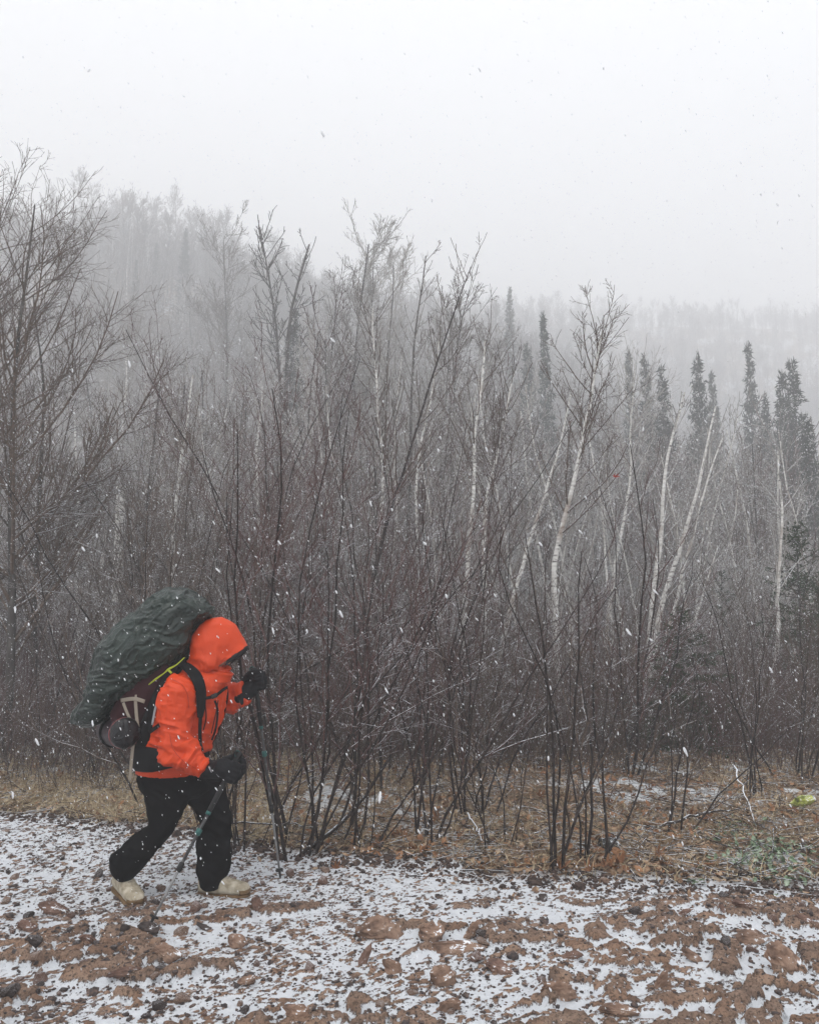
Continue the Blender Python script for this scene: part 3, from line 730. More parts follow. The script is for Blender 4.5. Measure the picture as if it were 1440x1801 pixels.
place_kind(SV, SL, 'saplings behind the front bushes', scatter(62, 8.8, 17, .62, .60, rg, clearing), LINE_SAP, (-60, 260), .35, 1.25, rg)

TV = [make_tree('young_tree', 600 + i, [9.5, 10.5, 8.5, 11.0, 9.0][i], [.06, .07, .05, .075, .055][i], [.25, .35, .2, .4, .3][i], [1.0, .9, 1.1, .9, 1.0][i], .0055,
                [twig_grey, twig_brown, twig_red, twig_grey, twig_brown][i], bark_grey, True, [1, 1, 3, 1, 2][i], [3, 4, 8, 3, 6][i], True, None, 'tree', l1=.30) for i in range(5)]
TL = ['young grey tree with rounded crown', 'young brown tree with bare lower trunk', 'three-stemmed reddish young tree', 'upright young grey tree', 'twin-stemmed brown young tree']
place_kind(TV, TL, 'young trees in the middle woods', scatter(92, 17, 42, .60, 1.5, rg), LINE_MID, (-20, 160), .5, 1.7, rg)

# far trees: single meshes
FV = [make_tree('hill_tree', 700 + i, [12, 13.5, 11, 14][i], [.10, .11, .10, .12][i], [.25, .35, .2, .4][i], [.85, .75, .9, .7][i], .019,
                [twig_grey, twig_grey, twig_brown, twig_pale][i], [bark_grey, bark_grey, bark_grey, bark_birch][i], True, 1, 3, False, l1=.33, ang=46, sides=(3, 3, 3)) for i in range(4)]
FL = ['misty grey bare tree', 'misty bare tree with high crown', 'misty brownish bare tree', 'misty pale birch']
FH = [top_of(m_) for m_ in FV]
for (x, y) in scatter(215, 36, 82, .60, 2.6, rg):
    v = int(rg.choice(4, p=[.35, .25, .3, .1])); o = link('bare_tree', FV[v]); tag(o, ('nearer ' if y < 52 else 'farther ' if y > 68 else '') + FL[v] + ' in the valley ' + zone(x, y), 'tree', 'bare trees in the misty woods')
    put(o, x, y, top_scale(x, y, FH[v], LINE_MIST, (0, 150), .5, 1.5, rg), rg.uniform(0, 6.28), .1)

# the wood on the slopes that reads as one mass
def wood_mass(name, meshes, pts, scales, which):
    me = bpy.data.meshes.new(name); n = len(pts); me.vertices.add(n); me.vertices.foreach_set('co', np.asarray(pts, np.float32).ravel())
    at = me.attributes.new('sc', 'FLOAT', 'POINT'); at.data.foreach_set('value', np.asarray(scales, np.float32))
    at = me.attributes.new('wh', 'INT', 'POINT'); at.data.foreach_set('value', np.asarray(which, np.int32))
    at = me.attributes.new('rz', 'FLOAT', 'POINT'); at.data.foreach_set('value', (np.arange(n) * 2.399 % 6.283).astype(np.float32))
    o = link(name, me); ng = bpy.data.node_groups.new('wood', 'GeometryNodeTree')
    ng.interface.new_socket('Geometry', in_out='INPUT', socket_type='NodeSocketGeometry'); ng.interface.new_socket('Geometry', in_out='OUTPUT', socket_type='NodeSocketGeometry')
    gi = ng.nodes.new('NodeGroupInput'); go = ng.nodes.new('NodeGroupOutput'); jn = ng.nodes.new('GeometryNodeJoinGeometry')
    sc_ = ng.nodes.new('GeometryNodeInputNamedAttribute'); sc_.data_type = 'FLOAT'; sc_.inputs[0].default_value = 'sc'
    rz_ = ng.nodes.new('GeometryNodeInputNamedAttribute'); rz_.data_type = 'FLOAT'; rz_.inputs[0].default_value = 'rz'
    wh_ = ng.nodes.new('GeometryNodeInputNamedAttribute'); wh_.data_type = 'INT'; wh_.inputs[0].default_value = 'wh'
    cx = ng.nodes.new('ShaderNodeCombineXYZ'); ng.links.new(rz_.outputs[0], cx.inputs[2])
    for k, mm in enumerate(meshes):
        src = bpy.data.objects.new('wood_source', mm)
        oi = ng.nodes.new('GeometryNodeObjectInfo'); oi.inputs['Object'].default_value = src; oi.inputs['As Instance'].default_value = True
        cp = ng.nodes.new('FunctionNodeCompare'); cp.data_type = 'INT'; cp.operation = 'EQUAL'
        ins = [s for s in cp.inputs if s.type == 'INT']; ng.links.new(wh_.outputs[0], ins[0]); ins[1].default_value = k
        ip = ng.nodes.new('GeometryNodeInstanceOnPoints'); ng.links.new(gi.outputs[0], ip.inputs['Points']); ng.links.new(cp.outputs[0], ip.inputs['Selection'])
        ng.links.new(oi.outputs['Geometry'], ip.inputs['Instance']); ng.links.new(cx.outputs[0], ip.inputs['Rotation']); ng.links.new(sc_.outputs[0], ip.inputs['Scale'])
        ng.links.new(ip.outputs[0], jn.inputs[0])
    ng.links.new(jn.outputs[0], go.inputs[0])
    md = o.modifiers.new('wood', 'NODES'); md.node_group = ng; tag(o, kind='stuff'); return o
_n = 8800; _y = rg.uniform(78 ** 1.3, 278 ** 1.3, _n) ** (1 / 1.3); _x = rg.uniform(-.64, .64, _n) * _y
_kp = vnoise(np.stack([_x / 9, _y / 9], -1), 71) + rg.uniform(-.8, .8, _n) > -.35; _x, _y = _x[_kp], _y[_kp]; _n = len(_x)
_z = land(_x, _y) - .2
wood_mass('hillside_forest', FV, np.stack([_x, _y, _z], -1), rg.uniform(.5, 1.15, _n) * np.where(_y > 190, .72, 1), rg.choice(4, _n, p=[.4, .25, .27, .08]))
_n = 90; _y = rg.uniform(85, 200, _n); _x = rg.uniform(-.6, .6, _n) * _y
wood_mass('hillside_evergreens', [SPV[0].children[2].data, ], np.stack([_x, _y, land(_x, _y) - .2], -1), rg.uniform(.6, 1.0, _n), np.zeros(_n))

# low brush in front of and under the saplings
def brush(name, n, y0, y1, amax, hh, seed, mat, rej=None, rm=.0017):
    rng = np.random.default_rng(seed); y = rng.uniform(y0, y1, n * 2); x = rng.uniform(-amax, amax, n * 2) * y
    ok = np.array([not (rej and rej(a, b)) for a, b in zip(x, y)]) & (y > road_edge(x) + .15); x = x[ok][:n]; y = y[ok][:n]; n = len(x)
    z = np.where(y < 12, ground_z(x, y), land(x, y)) - .02
    D = unit(np.stack([rng.normal(0, .28, n), rng.normal(0, .28, n), np.ones(n)], -1))
    P = walk(rng, np.stack([x, y, z], -1), D, hh * rng.uniform(.4, 1.2, n), 4, .09, .03); R = taper(n, 4, rm * 2.0, .4)
    b = sprout(rng, P, R, 6, .2, 1, 38, .45, 2, .1, .04, .7, rm, .4)
    o = link(name, tmesh(name, [(P, R, 3), (*b, 3)], mat)); tag(o, kind='stuff'); return o
brush('low_brushwood', 2600, 8.2, 12.5, .58, 1.0, 86, twig_red, lambda x, y: vnoise(np.array([[x * .8, y * .8]]), 12)[0] < -.3)
brush('brushwood', 1500, 7.2, 11.5, .58, .85, 81, twig_brown, lambda x, y: (x / y > .12 and y < 9.0 and vnoise(np.array([[x * 1.1, y * 1.1]]), 3)[0] < .35))
brush('tall_brushwood', 700, 7.6, 10.5, .56, 1.5, 84, twig_brown, lambda x, y: x / y < -.12 or .30 < x / y < .40 or vnoise(np.array([[x * .9, y * .9]]), 8)[0] < -.25, rm=.0022)
brush('thicket_brushwood', 2600, 9.5, 19, .58, 1.7, 82, twig_red, rm=.0024)
brush('woodland_brushwood', 2600, 18, 45, .58, 2.8, 83, twig_grey, rm=.005)
# ------------------------------------------------------------ cloth and body helpers
def ring(c, e, f, n=20, p=1.0):
    t = np.arange(n) * 2 * PI / n; ct, st = np.cos(t), np.sin(t)
    return c + np.outer(np.sign(ct) * np.abs(ct) ** p, e) + np.outer(np.sign(st) * np.abs(st) ** p, f)

def loft_rings(R):
    m, n = len(R), len(R[0]); V = np.concatenate(list(R) + [R[0].mean(0)[None], R[-1].mean(0)[None]])
    F = []
    for i in range(m - 1):
        for j in range(n):
            k = (j + 1) % n; F.append((i * n + j, i * n + k, (i + 1) * n + k, (i + 1) * n + j))
    T = [(m * n, (j + 1) % n, j) for j in range(n)] + [(m * n + 1, (m - 1) * n + j, (m - 1) * n + (j + 1) % n) for j in range(n)]
    return V, F, T

def smooth_sections(S, k=3):
    """S rows -> Catmull-Rom resampled rows"""
    S = np.asarray(S, float); out = []
    for i in range(len(S) - 1):
        p0 = S[max(i - 1, 0)]; p1 = S[i]; p2 = S[i + 1]; p3 = S[min(i + 2, len(S) - 1)]
        for j in range(k):
            t = j / k
            out.append(.5 * (2 * p1 + (p2 - p0) * t + (2 * p0 - 5 * p1 + 4 * p2 - p3) * t * t + (3 * p1 - p0 - 3 * p2 + p3) * t ** 3))
    out.append(S[-1]); return np.array(out)

def ploft(S, p=.85, n=24, k=3):
    """S rows: ax, ay, bx, by (pixels of the two outlines), centre Y, half depth"""
    R = []
    for ax, ay, bx, by, Y, h in smooth_sections(S, k):
        A = pix(ax, ay, Y); B = pix(bx, by, Y); R.append(ring((A + B) / 2, (B - A) / 2, np.array([0, max(h, .004), 0]), n, p))
    return loft_rings(R)

def capsule(pts, rad, n=14):
    """round-ended limb through 3D points with a radius each"""
    pts = np.asarray(pts, float); rad = np.asarray(rad, float); R = []
    T = np.gradient(pts, axis=0); T = unit(T)
    def fr(t):
        a = np.array([0, 1., 0]) if abs(t[1]) < .8 else np.array([1., 0, 0]); u = unit(np.cross(t, a)); return u, np.cross(t, u)
    for s in (.95, .7, .35):
        u, w = fr(T[0]); R.append(ring(pts[0] - T[0] * rad[0] * s, u * rad[0] * math.sqrt(1 - s * s), w * rad[0] * math.sqrt(1 - s * s), n))
    for q, r, t in zip(pts, rad, T):
        u, w = fr(t); R.append(ring(q, u * r, w * r, n))
    for s in (.35, .7, .95):
        u, w = fr(T[-1]); R.append(ring(pts[-1] + T[-1] * rad[-1] * s, u * rad[-1] * math.sqrt(1 - s * s), w * rad[-1] * math.sqrt(1 - s * s), n))
    return loft_rings(R)

def blob(c, a, b, d, n=20, m=12):
    """ellipsoid with half-axis vectors"""
    R = [ring(np.asarray(c) + np.asarray(d) * math.cos(t), np.asarray(a) * math.sin(t), np.asarray(b) * math.sin(t), n) for t in np.linspace(.12, PI - .12, m)]
    return loft_rings(R)

def fuse(parts, voxel, smooth=6, lam=.5):
    """weld closed shapes into one continuous skin"""
    V, F, off = [], [], 0
    for v, f, t in parts:
        V.append(v); F += [tuple(i + off for i in q) for q in f] + [tuple(i + off for i in q) for q in t]; off += len(v)
    me = bpy.data.meshes.new('weld'); me.from_pydata(np.concatenate(V).tolist(), [], F)
    import bmesh
    bm = bmesh.new(); bm.from_mesh(me)
    # make every closed shape face outward
    bmesh.ops.recalc_face_normals(bm, faces=bm.faces); bm.to_mesh(me); bm.free()
    o = bpy.data.objects.new('weld', me); C.objects.link(o)
    md = o.modifiers.new('r', 'REMESH'); md.mode = 'VOXEL'; md.voxel_size = voxel
    dg = bpy.context.evaluated_depsgraph_get(); dg.update(); ev = o.evaluated_get(dg); m2 = ev.to_mesh()
    nv = len(m2.vertices); co = np.empty(nv * 3); m2.vertices.foreach_get('co', co); co = co.reshape(-1, 3)
    nl = len(m2.loops); lv = np.empty(nl, np.int32); m2.loops.foreach_get('vertex_index', lv); Fq = lv.reshape(-1, 4).copy()
    ev.to_mesh_clear(); bpy.data.objects.remove(o); bpy.data.meshes.remove(me)
    co = relax(co, Fq, smooth, lam); return co, Fq

def relax(co, F, it, lam=.5):
    a = F.ravel(); b = np.roll(F, -1, 1).ravel(); n = len(co); cnt = np.bincount(a, minlength=n) + np.bincount(b, minlength=n)
    for _ in range(it):
        s = np.stack([np.bincount(a, co[b, k], n) + np.bincount(b, co[a, k], n) for k in range(3)], -1)
        co = co + lam * (s / np.maximum(cnt, 1)[:, None] - co)
    return co

def normals(co, F):
    nrm = np.cross(co[F[:, 2]] - co[F[:, 0]], co[F[:, 3]] - co[F[:, 1]]); n = len(co)
    s = np.stack([sum(np.bincount(F[:, j], nrm[:, k], n) for j in range(4)) for k in range(3)], -1); return unit(s)

def ridged(p, seed, oct=3):
    a, s, r = 1, 0, 0
    for k in range(oct):
        r = r + a * (1 - 2 * np.abs(vnoise(p + 9.1 * k, seed + k))); s += a; a *= .5; p = p * 2.1
    return r / s

def crisp(r): return np.clip(r + .25, 0, 1.3) ** 1.8
def folds(co, ax, f_along, f_across, seed, oct=2):
    """folds running across the direction ax"""
    ax = unit(np.asarray(ax, float)); s = co @ ax; rest = co - s[:, None] * ax
    w = .5 * vnoise(co * 5, seed + 50)
    return ridged(np.concatenate([(s * f_along + w)[:, None], rest[:, :2] * f_across + rest[:, 2:] * f_across], 1), seed, oct)

def cloth_mat(name, col, rough=.6, bump=.35, scale=26, sheen=0.0, spec=.35, dark=.82, bd=.006, coat=0.0):
    m, nt, b = nmat(name); L = nt.links; tc = N(nt, 'ShaderNodeTexCoord')
    n = N(nt, 'ShaderNodeTexNoise'); n.inputs['Scale'].default_value = scale; n.inputs['Detail'].default_value = 5; n.inputs['Distortion'].default_value = .8
    L.new(tc.outputs['Object'], n.inputs['Vector'])
    n2 = N(nt, 'ShaderNodeTexNoise'); n2.inputs['Scale'].default_value = 5; n2.inputs['Detail'].default_value = 4; L.new(tc.outputs['Object'], n2.inputs['Vector'])
    r = ramp(nt, [(.35, tuple(c * dark for c in col)), (.65, col)], n2.outputs[0]); L.new(r.outputs[0], b.inputs['Base Color'])
    b.inputs['Roughness'].default_value = rough; b.inputs['Specular IOR Level'].default_value = spec
    b.inputs['Coat Weight'].default_value = coat; b.inputs['Sheen Weight'].default_value = sheen
    bp = N(nt, 'ShaderNodeBump'); bp.inputs['Strength'].default_value = bump; bp.inputs['Distance'].default_value = bd
    L.new(n.outputs[0], bp.inputs['Height']); L.new(bp.outputs[0], b.inputs['Normal']); return m

M_orange = cloth_mat('orange_shell_fabric', (.62, .050, .003), .55, .25, 22, dark=.90)
M_black = cloth_mat('black_fabric', (.006, .006, .007), .75, .4, 30, spec=.12)
M_trouser = cloth_mat('black_trouser_fabric', (.0042, .0042, .005), .85, .4, 24, spec=.05)
M_glove = cloth_mat('black_glove_fabric', (.008, .008, .010), .7, .4, 60, spec=.15)
M_cover = cloth_mat('wet_dark_green_nylon', (.008, .021, .0155), .30, .9, 26, spec=.5, dark=.65, bd=.014, coat=.10)
M_maroon = cloth_mat('maroon_pack_fabric', (.032, .006, .009), .8, .3, 30, spec=.2)
M_plum = cloth_mat('plum_foam', (.022, .010, .016), .55, .3, 40)
M_beige = cloth_mat('beige_webbing', (.30, .26, .21), .8, .2, 200)
M_cord_y = cloth_mat('lime_drawcord', (.38, .46, .03), .7, .2, 200)
M_teal = cloth_mat('teal_plastic', (.025, .115, .105), .45, .1, 60)
M_red = cloth_mat('faded_red_cord', (.30, .10, .10), .7, .1, 90)
M_boot = noisy('cream_boot_leather', [(.3, (.20, .165, .11)), (.5, (.42, .37, .28)), (.7, (.56, .51, .42))], 22, .75, .4, 70)
M_sole = noisy('tan_rubber', [(.3, (.10, .06, .03)), (.7, (.22, .14, .07))], 30, .8)
M_skin = noisy('skin', [(.3, (.48, .25, .18)), (.7, (.60, .34, .26))], 14, .55, .1, 80)
M_shaft = noisy('scuffed_black_shaft', [(.35, (.02, .02, .022)), (.6, (.06, .06, .062)), (.75, (.22, .22, .22))], 30, .4, spec=.5)
M_steel = noisy('grey_metal_shaft', [(.3, (.12, .12, .12)), (.7, (.27, .27, .27))], 20, .35, spec=.6)
M_rubber = cloth_mat('black_rubber', (.012, .012, .013), .6, .3, 80)
M_mark = cloth_mat('pale_print', (.35, .35, .37), .7, .1, 80)
M_foam_end = cloth_mat('glossy_black_sack', (.005, .005, .007), .30, 1.0, 16, spec=.35, bd=.02)

YC = 4.72
# ------------------------------------------------------------ the hiker
def P3(x, y, Y): return pix(x, y, Y)
fd = unit(np.array([math.cos(math.radians(36)), 0, -math.sin(math.radians(36))])); ud = np.array([-fd[2], 0, fd[0]]); ys = np.array([0, 1., 0])
HC = P3(382, 1138, YC)
def fpt(f, u, s=0): return HC + fd * f + ud * u + ys * s
head = [blob(fpt(-.008, .012), fd * .092, ys * .074, ud * .105), blob(fpt(.022, -.050), fd * .068, ys * .056, ud * .062),
        blob(fpt(.064, -.082), fd * .022, ys * .022, ud * .020), blob(fpt(.094, -.022), fd * .018, ys * .011, ud * .024), blob(fpt(.108, -.033), fd * .014, ys * .014, ud * .011),
        blob(fpt(.082, -.061), fd * .013, ys * .024, ud * .006), blob(fpt(.081, -.070), fd * .011, ys * .021, ud * .006), blob(fpt(.078, .022), fd * .012, ys * .052, ud * .010),
        blob(fpt(-.005, -.015, .076), fd * .018, ys * .010, ud * .030), blob(fpt(-.005, -.015, -.076), fd * .018, ys * .010, ud * .030),
        capsule([fpt(-.03, -.04), P3(352, 1185, YC)], [.054, .062])]
def hand_parts(c, g, f, s, wrist, sc=1.0, r=.0125):
    """a hand closed round a grip: g grip axis (up), f forwards, s towards the back of the hand"""
    g, f, s = unit(np.asarray(g, float)), unit(np.asarray(f, float)), unit(np.asarray(s, float)); o = []
    o.append(capsule([wrist, c - f * .045 * sc + s * .012], [.026 * sc, .030 * sc]))
    R = []
    for t, w, th in ((-.062, .026, .020), (-.04, .036, .024), (-.01, .041, .024), (.016, .041, .020)):
        R.append(ring(c + f * t * sc + s * .020 * sc, g * w * sc, s * th * sc, 18))
    o.append(loft_rings(R))
    for i, (off, ln) in enumerate(((.031, .94), (.011, 1.05), (-.010, 1.0), (-.030, .84))):
        b = c + g * off * sc
        pts = [b + f * .004 * sc + s * .026 * sc, b + f * .034 * ln * sc + s * .020 * sc, b + f * .045 * ln * sc - s * .006 * sc, b + f * .026 * ln * sc - s * .026 * sc, b + f * .004 * sc - s * .024 * sc]
        o.append(capsule(smooth_sections(np.array(pts), 2), np.interp(np.linspace(0, 1, 9), [0, 1], [r * 1.12 * sc, r * .88 * sc]), 10))
    th = [c - f * .040 * sc + g * .022 * sc, c - f * .018 * sc + g * .040 * sc - s * .020 * sc, c + f * .012 * sc + g * .046 * sc - s * .026 * sc, c + f * .032 * sc + g * .044 * sc - s * .014 * sc]
    o.append(capsule(smooth_sections(np.array(th), 2), np.interp(np.linspace(0, 1, 7), [0, 1], [r * 1.35 * sc, r * sc]), 10))
    return o
def lerp(a, b, t): return a + (b - a) * t
# poles first: the hands close round them
NT, NB = P3(423, 1322, 4.44), P3(259, 1646, 4.20)
NB[2] = float(ground_z(NB[0], NB[1])) - .012
FT, FB = P3(446, 1174, 4.94), P3(494, 1541, 5.08)
FB[2] = float(ground_z(FB[0], FB[1])) - .012
gn = unit(NT - NB); gf = unit(FT - FB)
HN = NT - gn * .105; HF = FT - gf * .088
fn = unit(np.cross(np.array([0, 1., 0]), gn)); fn = fn if fn[0] > 0 else -fn
ff = unit(np.cross(np.array([0, 1., 0]), gf)); ff = ff if ff[0] > 0 else -ff
WN = P3(360, 1353, 4.46); WF = P3(428, 1219, 4.92)
skin_hands = hand_parts(HN, gn, fn, (0, -1, 0), WN, 1.0, .0085) + hand_parts(HF, gf, ff, (0, 1, 0), WF, 1.0, .0085)
ELN = P3(309, 1325, 4.46); SHN = P3(314, 1206, 4.56); ELF = P3(386, 1240, 4.93); SHF = P3(338, 1206, 4.88)
body = head + [
    ploft([(262, 1350, 345, 1350, YC, .10), (268, 1310, 352, 1312, YC, .11), (282, 1260, 372, 1262, YC, .12), (305, 1215, 378, 1215, YC, .14), (325, 1188, 378, 1192, YC, .08)]),
    capsule([SHN, ELN, WN], [.042, .036, .026]), capsule([SHF, ELF, WF], [.042, .036, .026]),
    capsule([P3(290, 1360, 4.66), P3(288, 1450, 4.66), P3(228, 1535, 4.68)], [.075, .052, .038]),
    capsule([P3(335, 1360, 4.79), P3(376, 1450, 4.80), P3(374, 1550, 4.80)], [.075, .052, .038])] + skin_hands
bc, bF = fuse(body, .0062, 2)
person = link('person', fast_mesh('person', bc, [bF], True, [M_skin]))
tag(person, 'hiker in an orange hooded jacket leaning forward under a heavy pack, walking with two poles', 'person')

# eyes, small, under the brim
for sg in (-1, 1):
    v, f, t = blob(fpt(.079, .000, .031 * sg), fd * .010, ys * .012, ud * .009, 10, 7)
    me = bpy.data.meshes.new('eye'); me.from_pydata(v.tolist(), [], f + t); link('eye', me, M_skin, person)

# jacket
jk = [ploft([(240, 1358, 350, 1362, YC, .165), (242, 1340, 360, 1342, YC, .170), (250, 1300, 373, 1304, YC, .168), (262, 1265, 389, 1264, YC, .172), (275, 1228, 397, 1228, YC, .182),
             (292, 1202, 396, 1205, YC, .190), (312, 1184, 399, 1188, YC, .150), (328, 1172, 404, 1180, YC, .100), (336, 1160, 408, 1176, YC, .085)], .82),
      ploft([(300, 1187, 320, 1184, 4.58, .06), (289, 1204, 336, 1197, 4.54, .085), (280, 1226, 343, 1216, 4.515, .085), (278, 1247, 342, 1245, 4.50, .080), (284, 1280, 335, 1272, 4.49, .075),
             (283, 1312, 331, 1298, 4.48, .075), (292, 1337, 334, 1306, 4.475, .072), (310, 1350, 345, 1316, 4.47, .066), (331, 1361, 355, 1325, 4.465, .060), (352, 1369, 367, 1337, 4.46, .052)], .92),
      ploft([(330, 1190, 360, 1186, 4.86, .07), (345, 1225, 385, 1200, 4.91, .08), (368, 1252, 394, 1203, 4.93, .078), (392, 1256, 404, 1201, 4.93, .072), (414, 1250, 414, 1204, 4.925, .064), (436, 1236, 425, 1202, 4.92, .054)], .92)]
jc, jF = fuse(jk, .0048, 4)
nr = normals(jc, jF)
arm = sstep(4.60, 4.54, jc[:, 1]) * sstep(P3(352, 1200, 4.5)[0], P3(342, 1200, 4.5)[0], jc[:, 0] - .28 * sstep(1.0, .8, jc[:, 2]))
elz = np.exp(-((jc[:, 2] - ELN[2]) / .16) ** 2)
d = .008 * ridged(jc * 9, 201) * (1 - arm) + (1 - arm) * .0140 * folds(jc, (.25, 0, 1), 16, 4, 203)
lo = sstep(ELN[2] + .04, ELN[2] - .02, jc[:, 2])
up_f = folds(jc, (.35, .1, 1), 21, 4.5, 211); fo_f = folds(jc, (1, 0, -.55), 26, 5, 213)
d = d * .8 + arm * (.0095 + .0200 * elz) * (crisp(up_f) * (1 - lo) + crisp(fo_f) * lo)
d = d + .005 * crisp(ridged(jc * np.array([20, 14, 14]), 219, 2))
fa = sstep(4.83, 4.88, jc[:, 1]) * sstep(P3(392, 1200, 4.9)[0], P3(400, 1200, 4.9)[0], jc[:, 0])
d = d + fa * .014 * folds(jc, (1, 0, .3), 24, 5, 217)
hemk = np.clip((jc[:, 2] - P3(300, 1352, YC)[2]) / .10, .25, 1); backk = np.clip(1.0 - .6 * np.maximum(-nr[:, 0], 0) * (1 - arm), .3, 1)
jc = jc + nr * (d * hemk * backk - .007)[:, None]
jacket = link('jacket', fast_mesh('jacket', jc, [jF], True, [M_orange]), None, person); jacket['label'] = 'bright orange shell jacket, creased at the elbow'

# hood: a fan of arches from the cheeks over the head
HG = (384, 1174)
sil = smooth_sections(np.array([(331, 1180), (336, 1163), (339, 1146), (338, 1128), (343, 1113), (354, 1099), (368, 1090), (385, 1086), (402, 1091), (414, 1101), (423, 1116), (429, 1128), (435, 1138)], float), 5)
na = len(sil); nt_ = 54; th_ = np.linspace(0, PI, nt_); G = np.zeros((na, nt_, 3))
hgp = P3(*HG, YC)
for i, (sx, sy) in enumerate(sil):
    s_ = P3(sx, sy, YC) - hgp; q = i / (na - 1); hw = .088 + .022 * math.sin(PI * min(q * 1.1, 1)) - .004 * q
    hg2 = hgp + (P3(366, 1186, YC) - hgp) * (1 - q) ** 2
    s_ = P3(sx, sy, YC) - hg2
    G[i] = hg2 + np.outer(np.sin(th_) ** .80, s_); G[i, :, 1] = YC - hw * np.sign(np.cos(th_)) * np.abs(np.cos(th_)) ** .72
def sheet(G, thick, disp=None):
    m, n = G.shape[:2]; du = np.gradient(G, axis=0); dv = np.gradient(G, axis=1); nn_ = unit(np.cross(du, dv))
    cen = G.reshape(-1, 3).mean(0); nn_ = nn_ * np.sign(((G - cen) * nn_).sum(-1).mean())
    if disp is not None: G = G + nn_ * disp[..., None]
    A = G.reshape(-1, 3); B = (G - nn_ * thick).reshape(-1, 3); id_ = np.arange(m * n).reshape(m, n)
    q = np.stack([id_[:-1, :-1], id_[:-1, 1:], id_[1:, 1:], id_[1:, :-1]], -1).reshape(-1, 4); q2 = q[:, ::-1] + m * n
    bd = np.concatenate([id_[0, :], id_[1:, -1], id_[-1, ::-1][1:], id_[::-1, 0][1:]]); e0, e1 = bd[:-1], bd[1:]
    sd = np.stack([e0, e0 + m * n, e1 + m * n, e1], -1)
    return np.concatenate([A, B]), np.concatenate([q, q2, sd])
lowf = sstep(P3(380, 1120, YC)[2], P3(380, 1168, YC)[2], G[..., 2]) * sstep(P3(420, 1150, YC)[0], P3(380, 1150, YC)[0], G[..., 0])
dsp = (.25 + .75 * lowf) * .016 * crisp(ridged(G * np.array([13, 13, 16]), 231, 2)) + lowf * .010 * crisp(folds(G.reshape(-1, 3), (.6, 0, 1), 20, 7, 235).reshape(G.shape[:2])) + .0028 * ridged(G * 8, 233)
hv, hf = sheet(G, .006, dsp)
hood = link('hood', fast_mesh('hood', hv, [hf], True, [M_orange]), None, person); hood['label'] = 'orange hood pulled over the lowered head'
# neck gathers under the hood
cg = []
for (ax, ay, bx, by, h) in smooth_sections(np.array([(322, 1190, 404, 1200, .130), (328, 1178, 407, 1192, .108), (333, 1168, 411, 1186, .098), (338, 1158, 400, 1180, .092), (345, 1148, 394, 1172, .088)], float), 5):
    A, B = P3(ax, ay, YC), P3(bx, by, YC); cg.append(ring((A + B) / 2, (B - A) / 2, np.array([0, h, 0]), 44, .9))
cg = np.array(cg); cv = cg.reshape(-1, 3); cen = cg.mean(1, keepdims=True); on = unit(cg - cen)
cg = cg + on * (.0075 * folds(cv, (.35, 0, 1), 30, 5, 241).reshape(cg.shape[:2]))[..., None]
cg = np.concatenate([cg, cg[:, :1]], 1); kv, kf = sheet(cg, .008)
link('collar', fast_mesh('collar', kv, [kf], True, [M_orange]), None, person)
# black brim band along the front of the hood
br = G[-1] + unit(P3(438, 1141, YC) - P3(431, 1131, YC)) * .004
band = np.stack([br - fd * .004 + ud * .010, br + fd * .004 - ud * .004, br + fd * .008 - ud * .030, br - fd * .006 - ud * .020], 0)
sel = slice(5, nt_ - 5)
bvv, bff = sheet(band[:3, sel], .007)
link('brim', fast_mesh('brim', bvv, [bff], True, [M_rubber]), None, hood)

# trousers
tr = [ploft([(246, 1346, 352, 1352, YC, .14), (243, 1362, 364, 1366, YC, .158), (247, 1385, 375, 1385, YC, .150), (262, 1404, 350, 1402, YC, .11)], .85),
      ploft([(246, 1366, 325, 1368, 4.66, .095), (253, 1400, 331, 1406, 4.645, .098), (258, 1430, 320, 1436, 4.64, .092), (261, 1448, 308, 1464, 4.64, .086), (241, 1460, 289, 1484, 4.65, .084),
             (216, 1485, 268, 1508, 4.66, .086), (195, 1504, 258, 1522, 4.67, .088), (197, 1532, 241, 1541, 4.68, .080), (211, 1548, 235, 1547, 4.68, .06)], .88),
      ploft([(296, 1370, 392, 1370, 4.79, .095), (322, 1402, 402, 1402, 4.80, .098), (346, 1432, 407, 1432, 4.80, .090), (349, 1458, 409, 1466, 4.80, .084), (344, 1496, 408, 1502, 4.80, .082),
             (346, 1532, 405, 1528, 4.79, .088), (351, 1558, 401, 1546, 4.79, .085), (360, 1567, 392, 1558, 4.79, .07)], .88)]
tc_, tF = fuse(tr, .0078, 3); nr = normals(tc_, tF)
tc_ = tc_ + nr * (.011 * folds(tc_, (.5, 0, 1), 15, 4, 251) + .004 * ridged(tc_ * 11, 255) - .010)[:, None]
link('trousers', fast_mesh('trousers', tc_, [tF], True, [M_trouser]), None, person)

